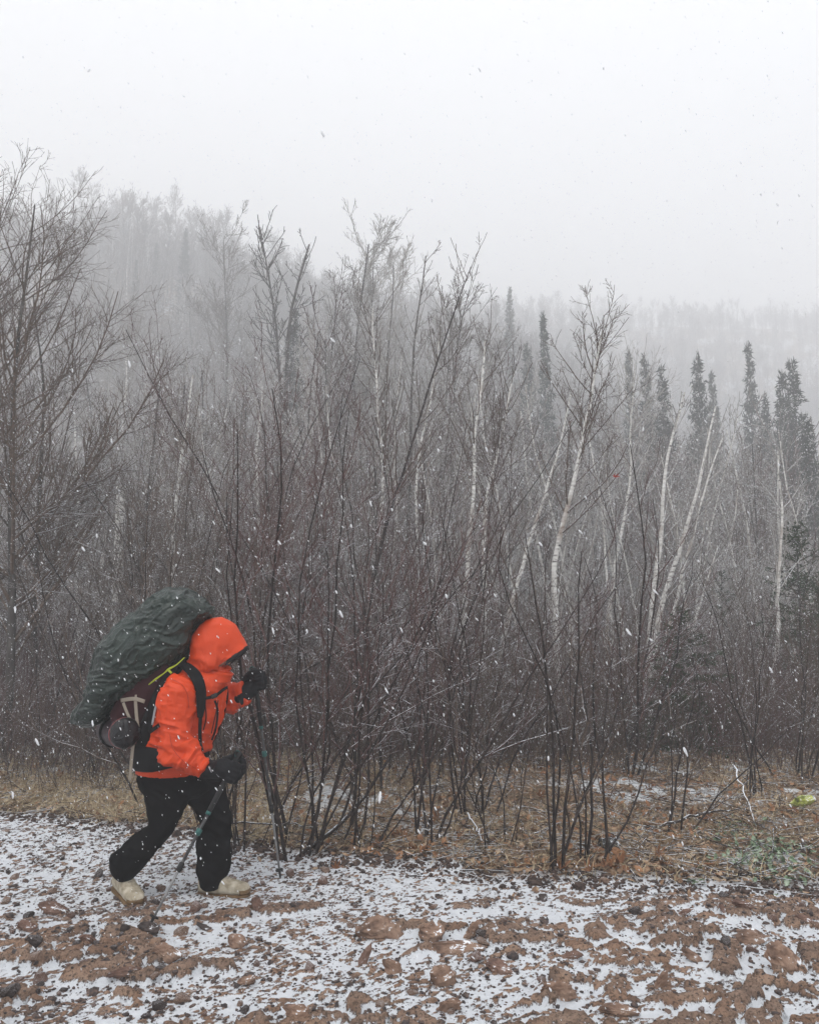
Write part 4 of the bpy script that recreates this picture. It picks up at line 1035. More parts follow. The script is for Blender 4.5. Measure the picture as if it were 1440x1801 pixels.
# gloves: five fingers each, closed round the grips
def glove(c, g, f, s, wrist, cuff_dir, lab):
    parts = hand_parts(c, g, f, s, wrist, 1.27, .0142) + [capsule([wrist - cuff_dir * .055, wrist + cuff_dir * .045], [.050, .047])]
    gc, gF = fuse(parts, .0045, 2); n_ = normals(gc, gF); gc = gc + n_ * (.0018 * ridged(gc * 24, 261))[:, None]
    o = link('glove', fast_mesh('glove', gc, [gF], True, [M_glove]), None, person); o['label'] = lab; return o
g1 = glove(HN, gn, fn, (0, -1, 0), WN + np.array([.035, 0, 0]), unit(HN - WN), 'black insulated glove held low with pale stripes on its back')
g2 = glove(HF, gf, ff, (0, 1, 0), WF + np.array([.020, 0, .003]), unit(HF - WF), 'black insulated glove raised on the far pole')
def ribbon(name, pts, nrm, w, th, mat, parent, k=5, label=None):
    pts = smooth_sections(np.asarray(pts, float), k); nrm = unit(smooth_sections(np.asarray(nrm, float), k)) if np.ndim(nrm) > 1 else np.tile(unit(np.asarray(nrm, float)), (len(pts), 1))
    w = np.interp(np.linspace(0, 1, len(pts)), np.linspace(0, 1, np.size(w)), np.atleast_1d(w)) if np.size(w) > 1 else np.full(len(pts), float(w))
    T = unit(np.gradient(pts, axis=0)); W = unit(np.cross(T, nrm)); nn_ = np.cross(W, T); R = []
    for p_, W_, n_, w_ in zip(pts, W, nn_, w): R.append(ring(p_, W_ * w_ / 2, n_ * th / 2, 12, .6))
    v, f, t = loft_rings(R); me = bpy.data.meshes.new(name); me.from_pydata(v.tolist(), [], f + t)
    me.polygons.foreach_set('use_smooth', [True] * len(me.polygons)); o = link(name, me, mat, parent)
    if label: o['label'] = label
    return o
for (a, b) in (((401, 1345), (412, 1356)), ((389, 1357), (399, 1371)), ((368, 1349), (373, 1358)), ((382, 1361), (386, 1366))):
    yy = 4.375 if a[0] > 380 else 4.405
    ribbon('stripe', [P3(*a, yy), P3(*b, yy - .002)], (0, -1, .1), .009, .004, M_mark, g1)

# boots
def boot(x, y, head_deg, z, pitch=0.0, lab=None):
    S = [(-.135, .012, .075, .030), (-.120, .004, .110, .040), (-.07, 0, .118, .044), (-.02, 0, .105, .044), (.04, 0, .084, .047), (.09, .002, .070, .050), (.130, .006, .060, .046), (.152, .014, .046, .034), (.162, .024, .036, .016)]
    R = [ring(np.array([a, 0, (b + c) / 2 + .008]), np.array([0, 0, (c - b) / 2]), np.array([0, w, 0]), 20, .72) for a, b, c, w in smooth_sections(np.array(S), 3)]
    up = [capsule([(-.085, 0, .08), (-.095, 0, .17)], [.048, .048])]
    co, F = fuse([loft_rings(R)] + up, .006, 2); n_ = normals(co, F); co = co + n_ * (.0018 * ridged(co * 26, 271))[:, None]
    root = link('boot', fast_mesh('boot', co, [F], True, [M_boot]), None, person)
    out = [(-.142, 0), (-.13, .034), (-.08, .046), (0, .043), (.06, .050), (.11, .052), (.15, .038), (.168, 0), (.15, -.038), (.11, -.052), (.06, -.050), (0, -.043), (-.08, -.046), (-.13, -.034)]
    o2 = smooth_sections(np.array(out + out[:1]), 3)[:-1]; V = [(a, b, zz) for zz in (0, .014) for a, b in o2]; n = len(o2)
    Fs = [tuple(range(n))[::-1], tuple(range(n, 2 * n))] + [(i, (i + 1) % n, n + (i + 1) % n, n + i) for i in range(n)]
    me = bpy.data.meshes.new('sole'); me.from_pydata(V, [], Fs); link('sole', me, M_sole, root)
    tcap = [ring(np.array([a_, 0, .030]), np.array([0, 0, h_]), np.array([0, w_, 0]), 20, .72) for a_, h_, w_ in ((.118, .0255, .050), (.135, .0225, .0455), (.152, .018, .036), (.166, .010, .018))]
    v_, f_, t_ = loft_rings(tcap); mt = bpy.data.meshes.new('toe_cap'); mt.from_pydata(v_.tolist(), [], f_ + t_); mt.polygons.foreach_set('use_smooth', [True] * len(mt.polygons)); link('toe_cap', mt, M_sole, root)
    ribbon('heel_strap', [(-.128, -.040, .045), (-.138, 0, .050), (-.128, .040, .045)], (-1, 0, 0), .022, .006, M_beige, root, 3)
    for k in range(5):
        xx = -.03 + k * .021; zz = .118 - k * .0085
        ribbon('lace', [(xx, -.028, zz - .012), (xx + .005, 0, zz + .003), (xx, .028, zz - .012)], (0, 0, 1), .005, .004, M_beige, root, 3)
    root.location = (x, y, z); root.rotation_euler = (0, math.radians(pitch), math.radians(head_deg))
    if lab: root['label'] = lab
    return root
b1 = P3(391, 1576, 4.79); boot(b1[0] + .00, 4.78, -6, float(ground_z(b1[0], 4.78)) - .006, 0, 'cream walking boot planted in front')
b2 = P3(225, 1576, 4.68); boot(b2[0] - .005, 4.67, -48, float(ground_z(b2[0] + .02, 4.62)) + .012, 6, 'cream walking boot trailing behind, toe down')

# ------------------------------------------------------------ trekking poles
def lathe_line(name, A, B, prof, mat, parent, n=12):
    """prof: (fraction along A->B, radius)"""
    d = unit(B - A); a = np.array([0, 1., 0]) if abs(d[1]) < .8 else np.array([1., 0, 0]); u = unit(np.cross(d, a)); w = np.cross(d, u)
    v, f, t = loft_rings([ring(A + (B - A) * q, u * r, w * r, n) for q, r in prof]); me = bpy.data.meshes.new(name); me.from_pydata(v.tolist(), [], f + t)
    me.polygons.foreach_set('use_smooth', [True] * len(me.polygons)); return link(name, me, mat, parent)
def pole(T, B, lab, grip_l, ext_l, m2, strap_side):
    L = np.linalg.norm(B - T); d = (B - T) / L; at = lambda s: T + d * s
    root = empty('trekking_pole', B); tag(root, lab, 'trekking pole')
    def ch(o): o.parent = root; o.location = tuple(-B); return o
    ch(lathe_line('grip', at(0), at(grip_l), [(0, .010), (.03, .019), (.10, .021), (.18, .017), (.30, .015), (.40, .017), (.50, .0145), (.60, .017), (.70, .0145), (.85, .017), (.97, .017), (1, .012)], M_rubber, root))
    ch(lathe_line('foam_sleeve', at(grip_l), at(grip_l + ext_l), [(0, .0125), (.04, .0145), (.9, .0135), (1, .011)], M_rubber, root))
    ch(lathe_line('collar_ring', at(grip_l + ext_l), at(grip_l + ext_l + .018), [(0, .0135), (1, .0135)], M_teal, root))
    s0 = grip_l + ext_l + .018; s1 = L * .66
    ch(lathe_line('upper_shaft', at(s0), at(s1), [(0, .0088), (1, .0084)], M_shaft, root))
    ch(lathe_line('lever_lock', at(s0 + (s1 - s0) * .28), at(s0 + (s1 - s0) * .28 + .035), [(0, .011), (.1, .0155), (.9, .0155), (1, .011)], M_teal, root))
    ch(lathe_line('lever_lock', at(s1 - .02), at(s1 + .03), [(0, .010), (.15, .0150), (.85, .0150), (1, .009)], M_rubber, root))
    ch(lathe_line('lower_shaft', at(s1 + .03), at(L - .06), [(0, .0072), (.5, .0066), (1, .006)], m2, root))
    ch(lathe_line('tip', at(L - .06), at(L), [(0, .0085), (.5, .007), (.75, .0045), (1, .002)], M_rubber, root))
    ch(lathe_line('basket', at(L - .070), at(L - .060), [(0, .012), (.2, .024), (.8, .025), (1, .012)], M_rubber, root))
    w = np.array([0, strap_side, 0.]); k = at(.012)
    lp = [k, k + w * .03 + np.array([-.02, 0, .012]), k + w * .035 + np.array([-.045, 0, -.05]), k + w * .02 + np.array([-.05, 0, -.10]), at(.10) + w * .02 + np.array([-.02, 0, 0])]
    o = ribbon('wrist_strap', lp, (-.8, strap_side, .2), .012, .003, M_black, root, 5); o.location = tuple(-B)
    c = [k + np.array([-.012, -.018, -.020]), k + np.array([-.022, -.020, .004]), k + np.array([-.008, -.020, .020]), k + np.array([.006, -.016, .012])]
    o = ribbon('cord_loop', c, (0, -1, 0), .0035, .0035, M_teal, root, 5); o.location = tuple(-B)
    return root
pole(NT, NB, 'dark trekking pole slanting back from the lowered glove to the snowy gravel', .175, .16, M_steel, -1)
pole(FT, FB, 'far trekking pole planted ahead of the hiker at the verge, gripped by the raised glove', .16, .20, M_steel, 1)

_far = 4.72
def on_jacket(px, py, near=True):
    """the jacket surface that shows at this pixel, nearest side first"""
    best = None
    u = (px - 720) / F_PX; v = (900.5 - py) / F_PX
    dr = unit(np.array([u, math.cos(PITCH) - v * math.sin(PITCH), math.sin(PITCH) + v * math.cos(PITCH)])); w = jc - CAM; t = w @ dr
    dd = np.linalg.norm(w - t[:, None] * dr, axis=1); k = np.where(dd < .012)[0]
    i = k[np.argmin(t[k])] if len(k) else np.argmin(dd); return CAM + dr * (t[i] - .002)
for lab, pts, w in (('zip', [(361, 1240), (363, 1262), (358, 1284)], .008), ('zip', [(384, 1232), (380, 1255), (372, 1290)], .007), ('seam', [(300, 1194), (320, 1204), (330, 1222), (333, 1246)], .003), ('seam', [(299, 1290), (304, 1315), (322, 1338), (346, 1352)], .003)):
    ribbon(lab, [on_jacket(*p) for p in pts], (0, -1, .1), w, .003, cloth_mat('dark_zip', (.10, .012, .008), .6) if lab == 'zip' else cloth_mat('seam_tape', (.40, .030, .005), .6), jacket)
# ------------------------------------------------------------ backpack
bp_root = empty('backpack', P3(250, 1345, YC)); tag(bp_root, 'large backpack under a crumpled dark green rain cover, carried high by the hiker', 'backpack')
BO = np.array(bp_root.location)
def bch(o):
    if o.parent == bp_root: o.location = tuple(-BO)
    return o
cov = ploft([(131, 1261, 137, 1271, YC, .02), (138, 1247, 155, 1275, YC, .07), (158, 1226, 182, 1262, YC, .12), (165, 1200, 212, 1234, YC, .155), (173, 1166, 247, 1216, YC, .185), (184, 1132, 271, 1198, YC, .20),
             (208, 1106, 297, 1178, YC, .20), (247, 1074, 322, 1160, YC, .19), (272, 1050, 336, 1140, YC, .185), (301, 1038, 343, 1108, YC, .17), (330, 1041, 356, 1092, YC, .14), (356, 1056, 370, 1083, YC, .10), (369, 1069, 373, 1080, YC, .03)], .80)
cc, cF = fuse([cov], .0058, 3); nr = normals(cc, cF)
axd = unit(P3(330, 1060, YC) - P3(150, 1260, YC)); s = cc @ axd
w = np.stack([fbm(cc * 6, 2, 301), fbm(cc * 6, 2, 302), fbm(cc * 6, 2, 303)], -1)
q = cc + .07 * w; q = q * np.array([1, .8, 1]) + np.outer(s, axd) * -.35
crk = 1 - np.abs(vnoise(q * np.array([11, 11, 11]), 311)) * 2; crk2 = 1 - np.abs(vnoise(q * 24, 312)) * 2; crk3 = 1 - np.abs(vnoise(q * 46, 313)) * 2
lng = ridged(np.stack([s * 4, (cc @ np.cross(axd, [0, 1, 0])) * 17, cc[:, 1] * 9], -1), 315, 2)
tail = sstep(s.min() + .35, s.min(), s)
cc = cc + nr * (.008 * crisp(crk) + .0065 * crisp(crk2) ** 1.4 + .0028 * crisp(crk3) + lng * (.0015 + .008 * tail))[:, None]
bch(link('rain_cover', fast_mesh('rain_cover', cc, [cF], True, [M_cover]), None, bp_root))['label'] = 'crumpled dark green rain cover, wet and drawn to a tail'
def skin_part(name, shapes, vox, mat, amp=.003, f=14, seed=321):
    co, F = fuse(shapes, vox, 3); n_ = normals(co, F); co = co + n_ * (amp * ridged(co * f, seed))[:, None]
    return bch(link(name, fast_mesh(name, co, [F], True, [mat]), None, bp_root))
skin_part('pack_bag', [ploft([(262, 1150, 322, 1172, YC, .13), (232, 1195, 303, 1215, YC, .15), (208, 1235, 278, 1254, YC, .15), (200, 1260, 264, 1284, YC, .14), (214, 1276, 256, 1294, YC, .10)], .75)], .009, M_maroon)
skin_part('back_panel', [ploft([(312, 1150, 338, 1166, YC, .10), (298, 1178, 318, 1190, YC, .145), (276, 1218, 300, 1228, YC, .150), (258, 1262, 290, 1268, YC, .150), (246, 1296, 284, 1302, YC, .150), (240, 1332, 266, 1338, YC, .13)], .7)], .008, M_black, .004)
# hip belt around the jacket
def belt(name, sA, sB, c0, e, hy, z0, hw, th, mat):
    R = []
    for t in np.linspace(sA, sB, 40):
        a = math.radians(t); p = np.array([c0[0] - e * math.cos(a), c0[1] - hy * math.sin(a), z0 + hw[2] * math.sin(a)]); n_ = unit(np.array([-math.cos(a) * hy, -math.sin(a) * e, 0]))
        h = np.interp(abs(t), [0, 40, 75, 110, 135, 180], [hw[0], hw[0], hw[0] * .95, hw[0] * .55, hw[1], hw[1]])
        R.append(ring(p, np.array([0, 0, h]), n_ * th * (1 if abs(t) < 125 else .35), 16, .7))
    v, f, t_ = loft_rings(R); me = bpy.data.meshes.new(name); me.from_pydata(v.tolist(), [], f + t_); me.polygons.foreach_set('use_smooth', [True] * len(me.polygons))
    return bch(link(name, me, mat, bp_root))
bc0 = P3(303, 1326, YC); zb = bc0[2]
belt('hip_belt', -178, 178, (bc0[0] - .003, YC), .212, .196, zb, (.072, .016, 0.0), .013, M_black)
yn = YC - .205
# shoulder straps
ns = [(0, -.2, 1), (.1, -.5, .9), (.3, -.9, .5), (.3, -1, .15), (.2, -1, 0), (.1, -1, 0)]
st = ribbon('shoulder_strap', [P3(314, 1166, 4.66), P3(328, 1172, 4.60), P3(344, 1188, 4.545), P3(353, 1212, 4.53), P3(354, 1240, 4.535), P3(352, 1262, 4.54)], ns, [.055, .062, .066, .060, .05, .03], .018, M_black, bp_root); bch(st)
for k, (a, b) in enumerate((((331, 1188), (334, 1192)), ((334, 1187), (336, 1194)), ((337, 1192), (340, 1195)), ((339, 1198), (342, 1197)), ((341, 1202), (345, 1200)), ((343, 1206), (347, 1204)))):
    ribbon('logo_stroke', [P3(*a, 4.538 - .001 * k), P3(*b, 4.534 - .001 * k)], (.2, -1, .3), .004, .006, M_mark, st)
bch(ribbon('strap_webbing', [P3(353, 1258, 4.536), P3(352, 1285, 4.53), P3(352, 1312, 4.525), P3(345, 1330, 4.52)], (.1, -1, 0), .020, .006, M_black, bp_root))
bch(ribbon('shoulder_strap', [P3(318, 1164, 4.78), P3(345, 1174, 4.82), P3(385, 1190, 4.84), P3(397, 1206, 4.80), P3(399, 1226, 4.79), P3(392, 1262, 4.78)], [(0, .2, 1), (.1, .3, .9), (.7, .3, .5), (1, .1, .1), (1, 0, -.1), (1, 0, -.2)], [.05, .055, .05, .045, .03], .016, M_black, bp_root))
bch(ribbon('strap_webbing', [P3(393, 1258, 4.77), P3(386, 1280, 4.78), P3(372, 1312, 4.80)], (1, -.3, 0), .020, .006, M_black, bp_root))
bch(ribbon('sternum_strap', [P3(357, 1229, 4.53), P3(378, 1224, 4.555), P3(393, 1213, 4.62), P3(400, 1209, 4.72)], [(.2, -1, 0), (.4, -1, 0), (.8, -.8, 0), (1, -.1, 0)], .018, .006, M_black, bp_root))
bch(ribbon('strap_buckle', [P3(372, 1226, 4.54), P3(382, 1222, 4.55)], (.4, -1, 0), .026, .014, M_rubber, bp_root))
bch(ribbon('strap_buckle', [P3(350, 1306, 4.522), P3(354, 1322, 4.518)], (0, -1, 0), .032, .016, M_rubber, bp_root))
bch(ribbon('hanging_webbing', [P3(378, 1232, 4.545), P3(383, 1250, 4.56), P3(380, 1280, 4.56), P3(373, 1302, 4.55)], (.3, -1, 0), .012, .004, M_black, bp_root))
bch(ribbon('load_strap', [P3(288, 1198, 4.60), P3(275, 1240, 4.565), P3(268, 1275, 4.56)], (-.4, -1, 0), .014, .004, M_mark, bp_root))
bch(ribbon('side_strap', [P3(263, 1288, 4.56), P3(284, 1272, 4.54), P3(294, 1262, 4.53)], (-.2, -1, 0), .022, .006, M_black, bp_root))
# drawcord of the rain cover
bch(ribbon('drawcord', [P3(262, 1204, 4.575), P3(275, 1194, 4.55), P3(289, 1184, 4.54), P3(297, 1177, 4.535), P3(311, 1169, 4.545), P3(325, 1156, 4.565)], (.2, -1, -.3), [.006, .011, .006, .013, .007, .005], .006, M_cord_y, bp_root))
bch(ribbon('drawcord', [P3(297, 1179, 4.53), P3(302, 1184, 4.525)], (.2, -1, -.3), .012, .009, M_cord_y, bp_root))
bch(ribbon('drawcord', [P3(256, 1208, 4.575), P3(240, 1218, 4.58), P3(221, 1230, 4.585)], (.2, -1, -.3), .006, .006, M_cord_y, bp_root))
# beige lashing straps
for pts, ww in (([(217, 1236, 4.575), (225, 1256, 4.56), (237, 1281, 4.555)], .018), ([(238, 1222, 4.57), (240, 1252, 4.562), (243, 1283, 4.555)], .021), ([(213, 1232, 4.578), (236, 1229, 4.562), (255, 1234, 4.556)], .022),
                ([(237, 1286, 4.55), (234, 1315, 4.55), (231, 1345, 4.555), (229, 1374, 4.56)], .020)):
    bch(ribbon('lashing_strap', [P3(*p) for p in pts], (-.2, -1, 0), ww, .004, M_beige, bp_root))
bch(ribbon('strap_buckle', [P3(232, 1284, 4.548), P3(248, 1283, 4.548)], (0, -1, 0), .018, .012, M_rubber, bp_root))

# rolled sleeping mat slung under the pack
A, B = P3(222, 1290, 4.52), P3(190, 1284, 5.0); axr = unit(B - A); u = unit(np.cross(axr, [0, 0, 1.])); w_ = np.cross(u, axr)
roll = empty('sleeping_roll', A); tag(roll, 'dark plum sleeping roll slung under the backpack, tied with a faded red cord', 'bedroll')
def rlathe(name, s0, s1, prof, mat, amp=0, seed=0):
    R = []
    for q, r in prof:
        c = A + axr * (s0 + (s1 - s0) * q); rr = ring(c, u * r, w_ * r, 36); 
        if amp: rr = rr + unit(rr - c) * (amp * ridged(rr * 16, seed))[:, None]
        R.append(rr)
    v, f, t = loft_rings(R); me = bpy.data.meshes.new(name); me.from_pydata((v - A).tolist(), [], f + t); me.polygons.foreach_set('use_smooth', [True] * len(me.polygons))
    return link(name, me, mat, roll)
rlathe('mat_body', .03, .50, [(0, .078)] + [(k / 20, .080) for k in range(1, 20)] + [(1, .070)], M_plum, .004, 331)
rlathe('stuff_sack_end', -.022, .035, [(0, .012), (.03, .030), (.08, .050), (.20, .066), (.5, .077), (.8, .079), (1, .078)], M_foam_end, .011, 333)
rg_ = [A + axr * .036 + (u * math.cos(t) + w_ * math.sin(t)) * .084 - A for t in np.linspace(0, 2 * PI, 30)]
ribbon('cord', rg_, axr, .006, .006, M_red, roll, 2)
rg_ = [A + axr * .30 + (u * math.cos(t) + w_ * math.sin(t)) * .085 - A for t in np.linspace(0, 2 * PI, 30)]
ribbon('cord', rg_, axr, .018, .004, M_black, roll, 2)
# ------------------------------------------------------------ stones on the road
def ico(sub):
    import bmesh
    bm = bmesh.new(); bmesh.ops.create_icosphere(bm, subdivisions=sub, radius=1.0)
    v = np.array([tuple(x.co) for x in bm.verts]); f = np.array([[q.index for q in p.verts] for p in bm.faces]); bm.free(); return v, f
ICO1, ICO3, ICO4 = ico(1), ico(3), ico(4)
def rock_shape(seed, dims, big=False, planes=12):
    rng = np.random.default_rng(seed); v, f = ICO4 if big else ICO3; q_ = rng.normal(0, 1, (3, 3)); q_, _ = np.linalg.qr(q_); v = np.sign(v) * np.abs(v) ** .7; v = (v / np.abs(v).max()) @ (q_ if not big else np.eye(3) * .6 + q_ * .4)
    for _ in range(planes):
        n = unit(rng.normal(0, 1, 3)); d = rng.uniform(.48, .80); s = v @ n; v = v - np.maximum(s - d, 0)[:, None] * n * .93
    v = v + unit(v) * (.13 * fbm(v * 2.2, 3, seed) + .085 * ridged(v * np.array([3, 3, 7.]), seed + 3))[:, None] + (.035 * vnoise(v * 11, seed) + .022 * vnoise(v * 24, seed))[:, None] * unit(v)
    return v * np.asarray(dims), f
def rock_mat(name, stops, snow=.30, moss=None):
    m = noisy(name, stops, 14, .85, .8, 60, 6, .25, rand=.14, bdist=.008); nt = m.node_tree; L = nt.links; b = nt.nodes['Principled BSDF']
    src = b.inputs['Base Color'].links[0].from_socket
    ge = N(nt, 'ShaderNodeNewGeometry'); sp = N(nt, 'ShaderNodeSeparateXYZ'); L.new(ge.outputs['Normal'], sp.inputs[0])
    tc = N(nt, 'ShaderNodeTexCoord'); no = N(nt, 'ShaderNodeTexNoise'); no.inputs['Scale'].default_value = 22; no.inputs['Detail'].default_value = 5; no.inputs['Roughness'].default_value = .7; L.new(tc.outputs['Object'], no.inputs['Vector'])
    a = N(nt, 'ShaderNodeMath', operation='MULTIPLY_ADD'); L.new(sp.outputs[2], a.inputs[0]); a.inputs[1].default_value = .12; L.new(no.outputs[0], a.inputs[2])
    mr = N(nt, 'ShaderNodeMapRange'); mr.inputs[1].default_value = .86 - snow * .5; mr.inputs[2].default_value = .90 - snow * .5; L.new(a.outputs[0], mr.inputs[0])
    mx = N(nt, 'ShaderNodeMix', data_type='RGBA'); L.new(mr.outputs[0], mx.inputs[0]); L.new(src, mx.inputs[6]); mx.inputs[7].default_value = (.78, .81, .85, 1); L.new(mx.outputs[2], b.inputs['Base Color']); return m
R_brown = rock_mat('brown_stone', [(.32, (.060, .038, .030)), (.46, (.19, .118, .084)), (.62, (.30, .20, .145))], .40)
R_dark = rock_mat('dark_stone', [(.30, (.026, .022, .023)), (.5, (.065, .050, .046)), (.7, (.12, .095, .088))], .36)
R_red = rock_mat('red_brown_stone', [(.32, (.055, .032, .027)), (.46, (.16, .095, .073)), (.64, (.25, .16, .125))], .42)
R_moss = rock_mat('mossy_stone', [(.36, (.05, .06, .02)), (.48, (.26, .29, .06)), (.6, (.42, .44, .14))], .42)
# px, py of the foot, width and height in pixels, turn, kind, label
ROCKS = [
 (662, 1652, 86, 46, 12, 0, 'large lumpy brown stone, biggest in the middle of the road'), (760, 1656, 62, 44, -8, 0, 'flat-topped brown slab beside the largest lumpy stone'),
 (830, 1655, 34, 54, 80, 0, 'upright wedge-shaped brown stone standing alone in clear snow'), (790, 1676, 132, 22, 3, 0, 'long log-shaped brown stone below the upright wedge'),
 (287, 1690, 78, 36, 5, 0, 'smooth tan-brown stone beside the tip of the near pole'), (222, 1722, 118, 34, 24, 2, 'long slanting brown ledge below the near pole tip'),
 (213, 1572, 62, 26, 10, 2, 'flat red-brown slab tucked behind the trailing boot'), (452, 1606, 26, 44, 75, 2, 'narrow upright red-brown stone ahead of the leading boot'),
 (416, 1668, 40, 26, 20, 0, 'brown stone between the pole tip and the road middle'), (1222, 1694, 50, 36, 8, 0, 'rounded brown stone in a snowy hollow of the road'),
 (1325, 1660, 70, 26, -6, 0, 'low domed brown stone near the far road side'), (1385, 1705, 92, 52, -18, 0, 'broad brown boulder top at the edge of the view'),
 (1165, 1740, 66, 34, 15, 0, 'square-cornered brown stone in the cracked ledge'), (985, 1760, 110, 36, 6, 0, 'wide brown ledge stone low in the view'),
 (1275, 1606, 30, 18, 0, 2, 'small red stone near the lichen-grey gravel'), (955, 1586, 26, 16, 0, 1, 'dark pointed stone just off the grass verge'),
 (1310, 1598, 66, 18, -14, 2, 'red-brown splinter of rock lying by the verge'), (1205, 1612, 44, 20, 5, 2, 'red-brown stone half sunk in snow near the verge'),
 (1165, 1625, 32, 18, 0, 0, 'small tan stone just before the half-sunk red one'), (45, 1640, 44, 26, 10, 2, 'brown stone among rubble at the near corner'),
 (90, 1606, 52, 24, -10, 2, 'low reddish stone in the rubble behind the hiker'), (430, 1735, 44, 26, 10, 0, 'blunt brown stone in streaked snow'),
 (690, 1715, 84, 30, -12, 0, 'slanting brown slab below the largest lumpy stone'), (780, 1735, 66, 40, 30, 0, 'curved brown stone bending round a pocket of snow'),
 (880, 1712, 60, 26, -25, 2, 'thin reddish slab leaning over a dark gap'), (640, 1700, 40, 40, 10, 2, 'red-brown cube-like stone, left of the slanting slab'),
 (790, 1782, 120, 30, 4, 0, 'long flat brown stone at the bottom of the view'), (1090, 1790, 92, 30, -8, 0, 'low brown hump of rock at the bottom edge'),
 (520, 1790, 80, 26, 8, 0, 'worn brown ledge at the bottom, streaked with snow'), (360, 1640, 40, 18, 0, 1, 'dark flat stone beside the slanting pole'),
 (150, 1660, 54, 26, 15, 2, 'reddish stone on the rubble below the trailing boot'), (1010, 1690, 56, 26, -20, 2, 'red-brown angular stone next to a snow streak'),
 (262, 1640, 44, 20, 10, 1, 'dark stone touched by the tip of the near pole'), (1420, 1625, 46, 20, 0, 2, 'brown stone in greenish gravel at the far corner')]
def on_ground(px, py):
    lo, hi = 2.5, 14.0
    for _ in range(40):
        m = (lo + hi) / 2; p = pix(px, py, m)
        if p[2] > float(ground_z(p[0], m)): lo = m
        else: hi = m
    return pix(px, py, (lo + hi) / 2)
for i, (px, py, w, h, tz, kd, lab) in enumerate(ROCKS):
    p = on_ground(px, py); sc = p[1] * 1.06 / F_PX; W, H = w * sc / 2 * 1.12, h * sc / 2 * 1.05
    dep = min(W, max(H * 1.0, .05)) if w > h else W * 1.1
    v, f = rock_shape(900 + i, (W, dep, H), True)
    o = link('rock', fast_mesh('rock', v, [f], False, [(R_brown, R_dark, R_red)[kd]])); tag(o, lab, 'rock', 'stones lying on the snowy road')
    o.location = (p[0], p[1] + dep * .5, p[2] + H * .34); o.rotation_euler = (.1, -math.radians(tz if abs(tz) < 60 else 0) * .6, math.radians(tz * .3 if abs(tz) < 60 else 10))
rgk = np.random.default_rng(950)
med = [fast_mesh('rock', *(lambda a: (a[0], [a[1]]))(rock_shape(970 + i, (1, rgk.uniform(.6, .9), rgk.uniform(.45, .75)), False, 13)), False, [(R_dark, R_red, R_brown, R_dark)[i % 4]]) for i in range(12)]
ML = ['small dark stone poking out of the snow-dusted gravel', 'small red-brown stone poking out of the snow-dusted gravel', 'small tan-brown stone poking out of the snow-dusted gravel', 'small dark stone poking out of the snow-dusted gravel']
for i in range(230):
    y = 3.35 + 2.3 * rgk.uniform() ** 1.0; x = rgk.uniform(-.56, .56) * y
    if y > road_edge(np.array([x]))[0] + .15: continue
    if i > 110: x = rgk.normal(-1.55, .5); y = rgk.uniform(3.4, 4.9)
    k = int(rgk.integers(12)); s = rgk.choice([.014, .022, .034], p=[.45, .38, .17]) * rgk.uniform(.8, 1.3)
    o = link('stone', med[k]); tag(o, ML[k % 4], 'stone', 'small stones scattered over the road'); o.location = (x, y, float(ground_z(x, y)) + s * .22)
    o.rotation_euler = (rgk.normal(0, .3), rgk.normal(0, .3), rgk.uniform(0, 6.3)); o.scale = (s, s, s)

def strew(name, x, y, size, mat, seed, flat=.65, lift=.2):
    rng = np.random.default_rng(seed); n = len(x); v, f = ICO1; z = ground_z(x, y)
    a = rng.uniform(0, 6.28, n); V = v[None] * rng.uniform(.62, 1.15, (n, len(v), 1)); V = V * np.stack([size * rng.uniform(.8, 1.5, n), size * rng.uniform(.6, 1.0, n), size * flat * rng.uniform(.6, 1.1, n)], -1)[:, None]
    ca, sa = np.cos(a)[:, None], np.sin(a)[:, None]; X = V[..., 0] * ca - V[..., 1] * sa; Y = V[..., 0] * sa + V[..., 1] * ca
    P = np.stack([X + x[:, None], Y + y[:, None], V[..., 2] + (z + size * lift)[:, None]], -1).reshape(-1, 3)
    F = (f[None] + (np.arange(n) * len(v))[:, None, None]).reshape(-1, 3)
    o = link(name, fast_mesh(name, P, [F], False, [mat])); tag(o, kind='stuff'); return o
M_peb = noisy('gravel_stones', [(.3, (.020, .018, .019)), (.48, (.062, .050, .048)), (.6, (.11, .072, .058)), (.75, (.16, .13, .12))], 60, .85, .3, 90, 3)
n = 21000; yy = 3.2 + 3.6 * rgk.uniform(0, 1, n) ** .9; xx = rgk.uniform(-.6, .6, n) * yy; ok = yy < road_edge(xx) + .10
ok &= (vnoise(np.stack([xx * 2.2, yy * 2.2], -1), 401) + rgk.uniform(-1, 1, n) * .9) > -.45
strew('gravel', xx[ok], yy[ok], np.exp(rgk.normal(math.log(.0058), .50, ok.sum())), M_peb, 402)
n = 2600; xx = rgk.uniform(-3.4, 2.8, n); yy = road_edge(xx) + rgk.normal(0.0, .10, n)
strew('verge_gravel', xx, yy, np.exp(rgk.normal(math.log(.011), .45, n)), noisy('verge_stones', [(.3, (.018, .014, .013)), (.55, (.065, .042, .034)), (.75, (.12, .085, .07))], 40, .85, .3, 90, 3), 403)

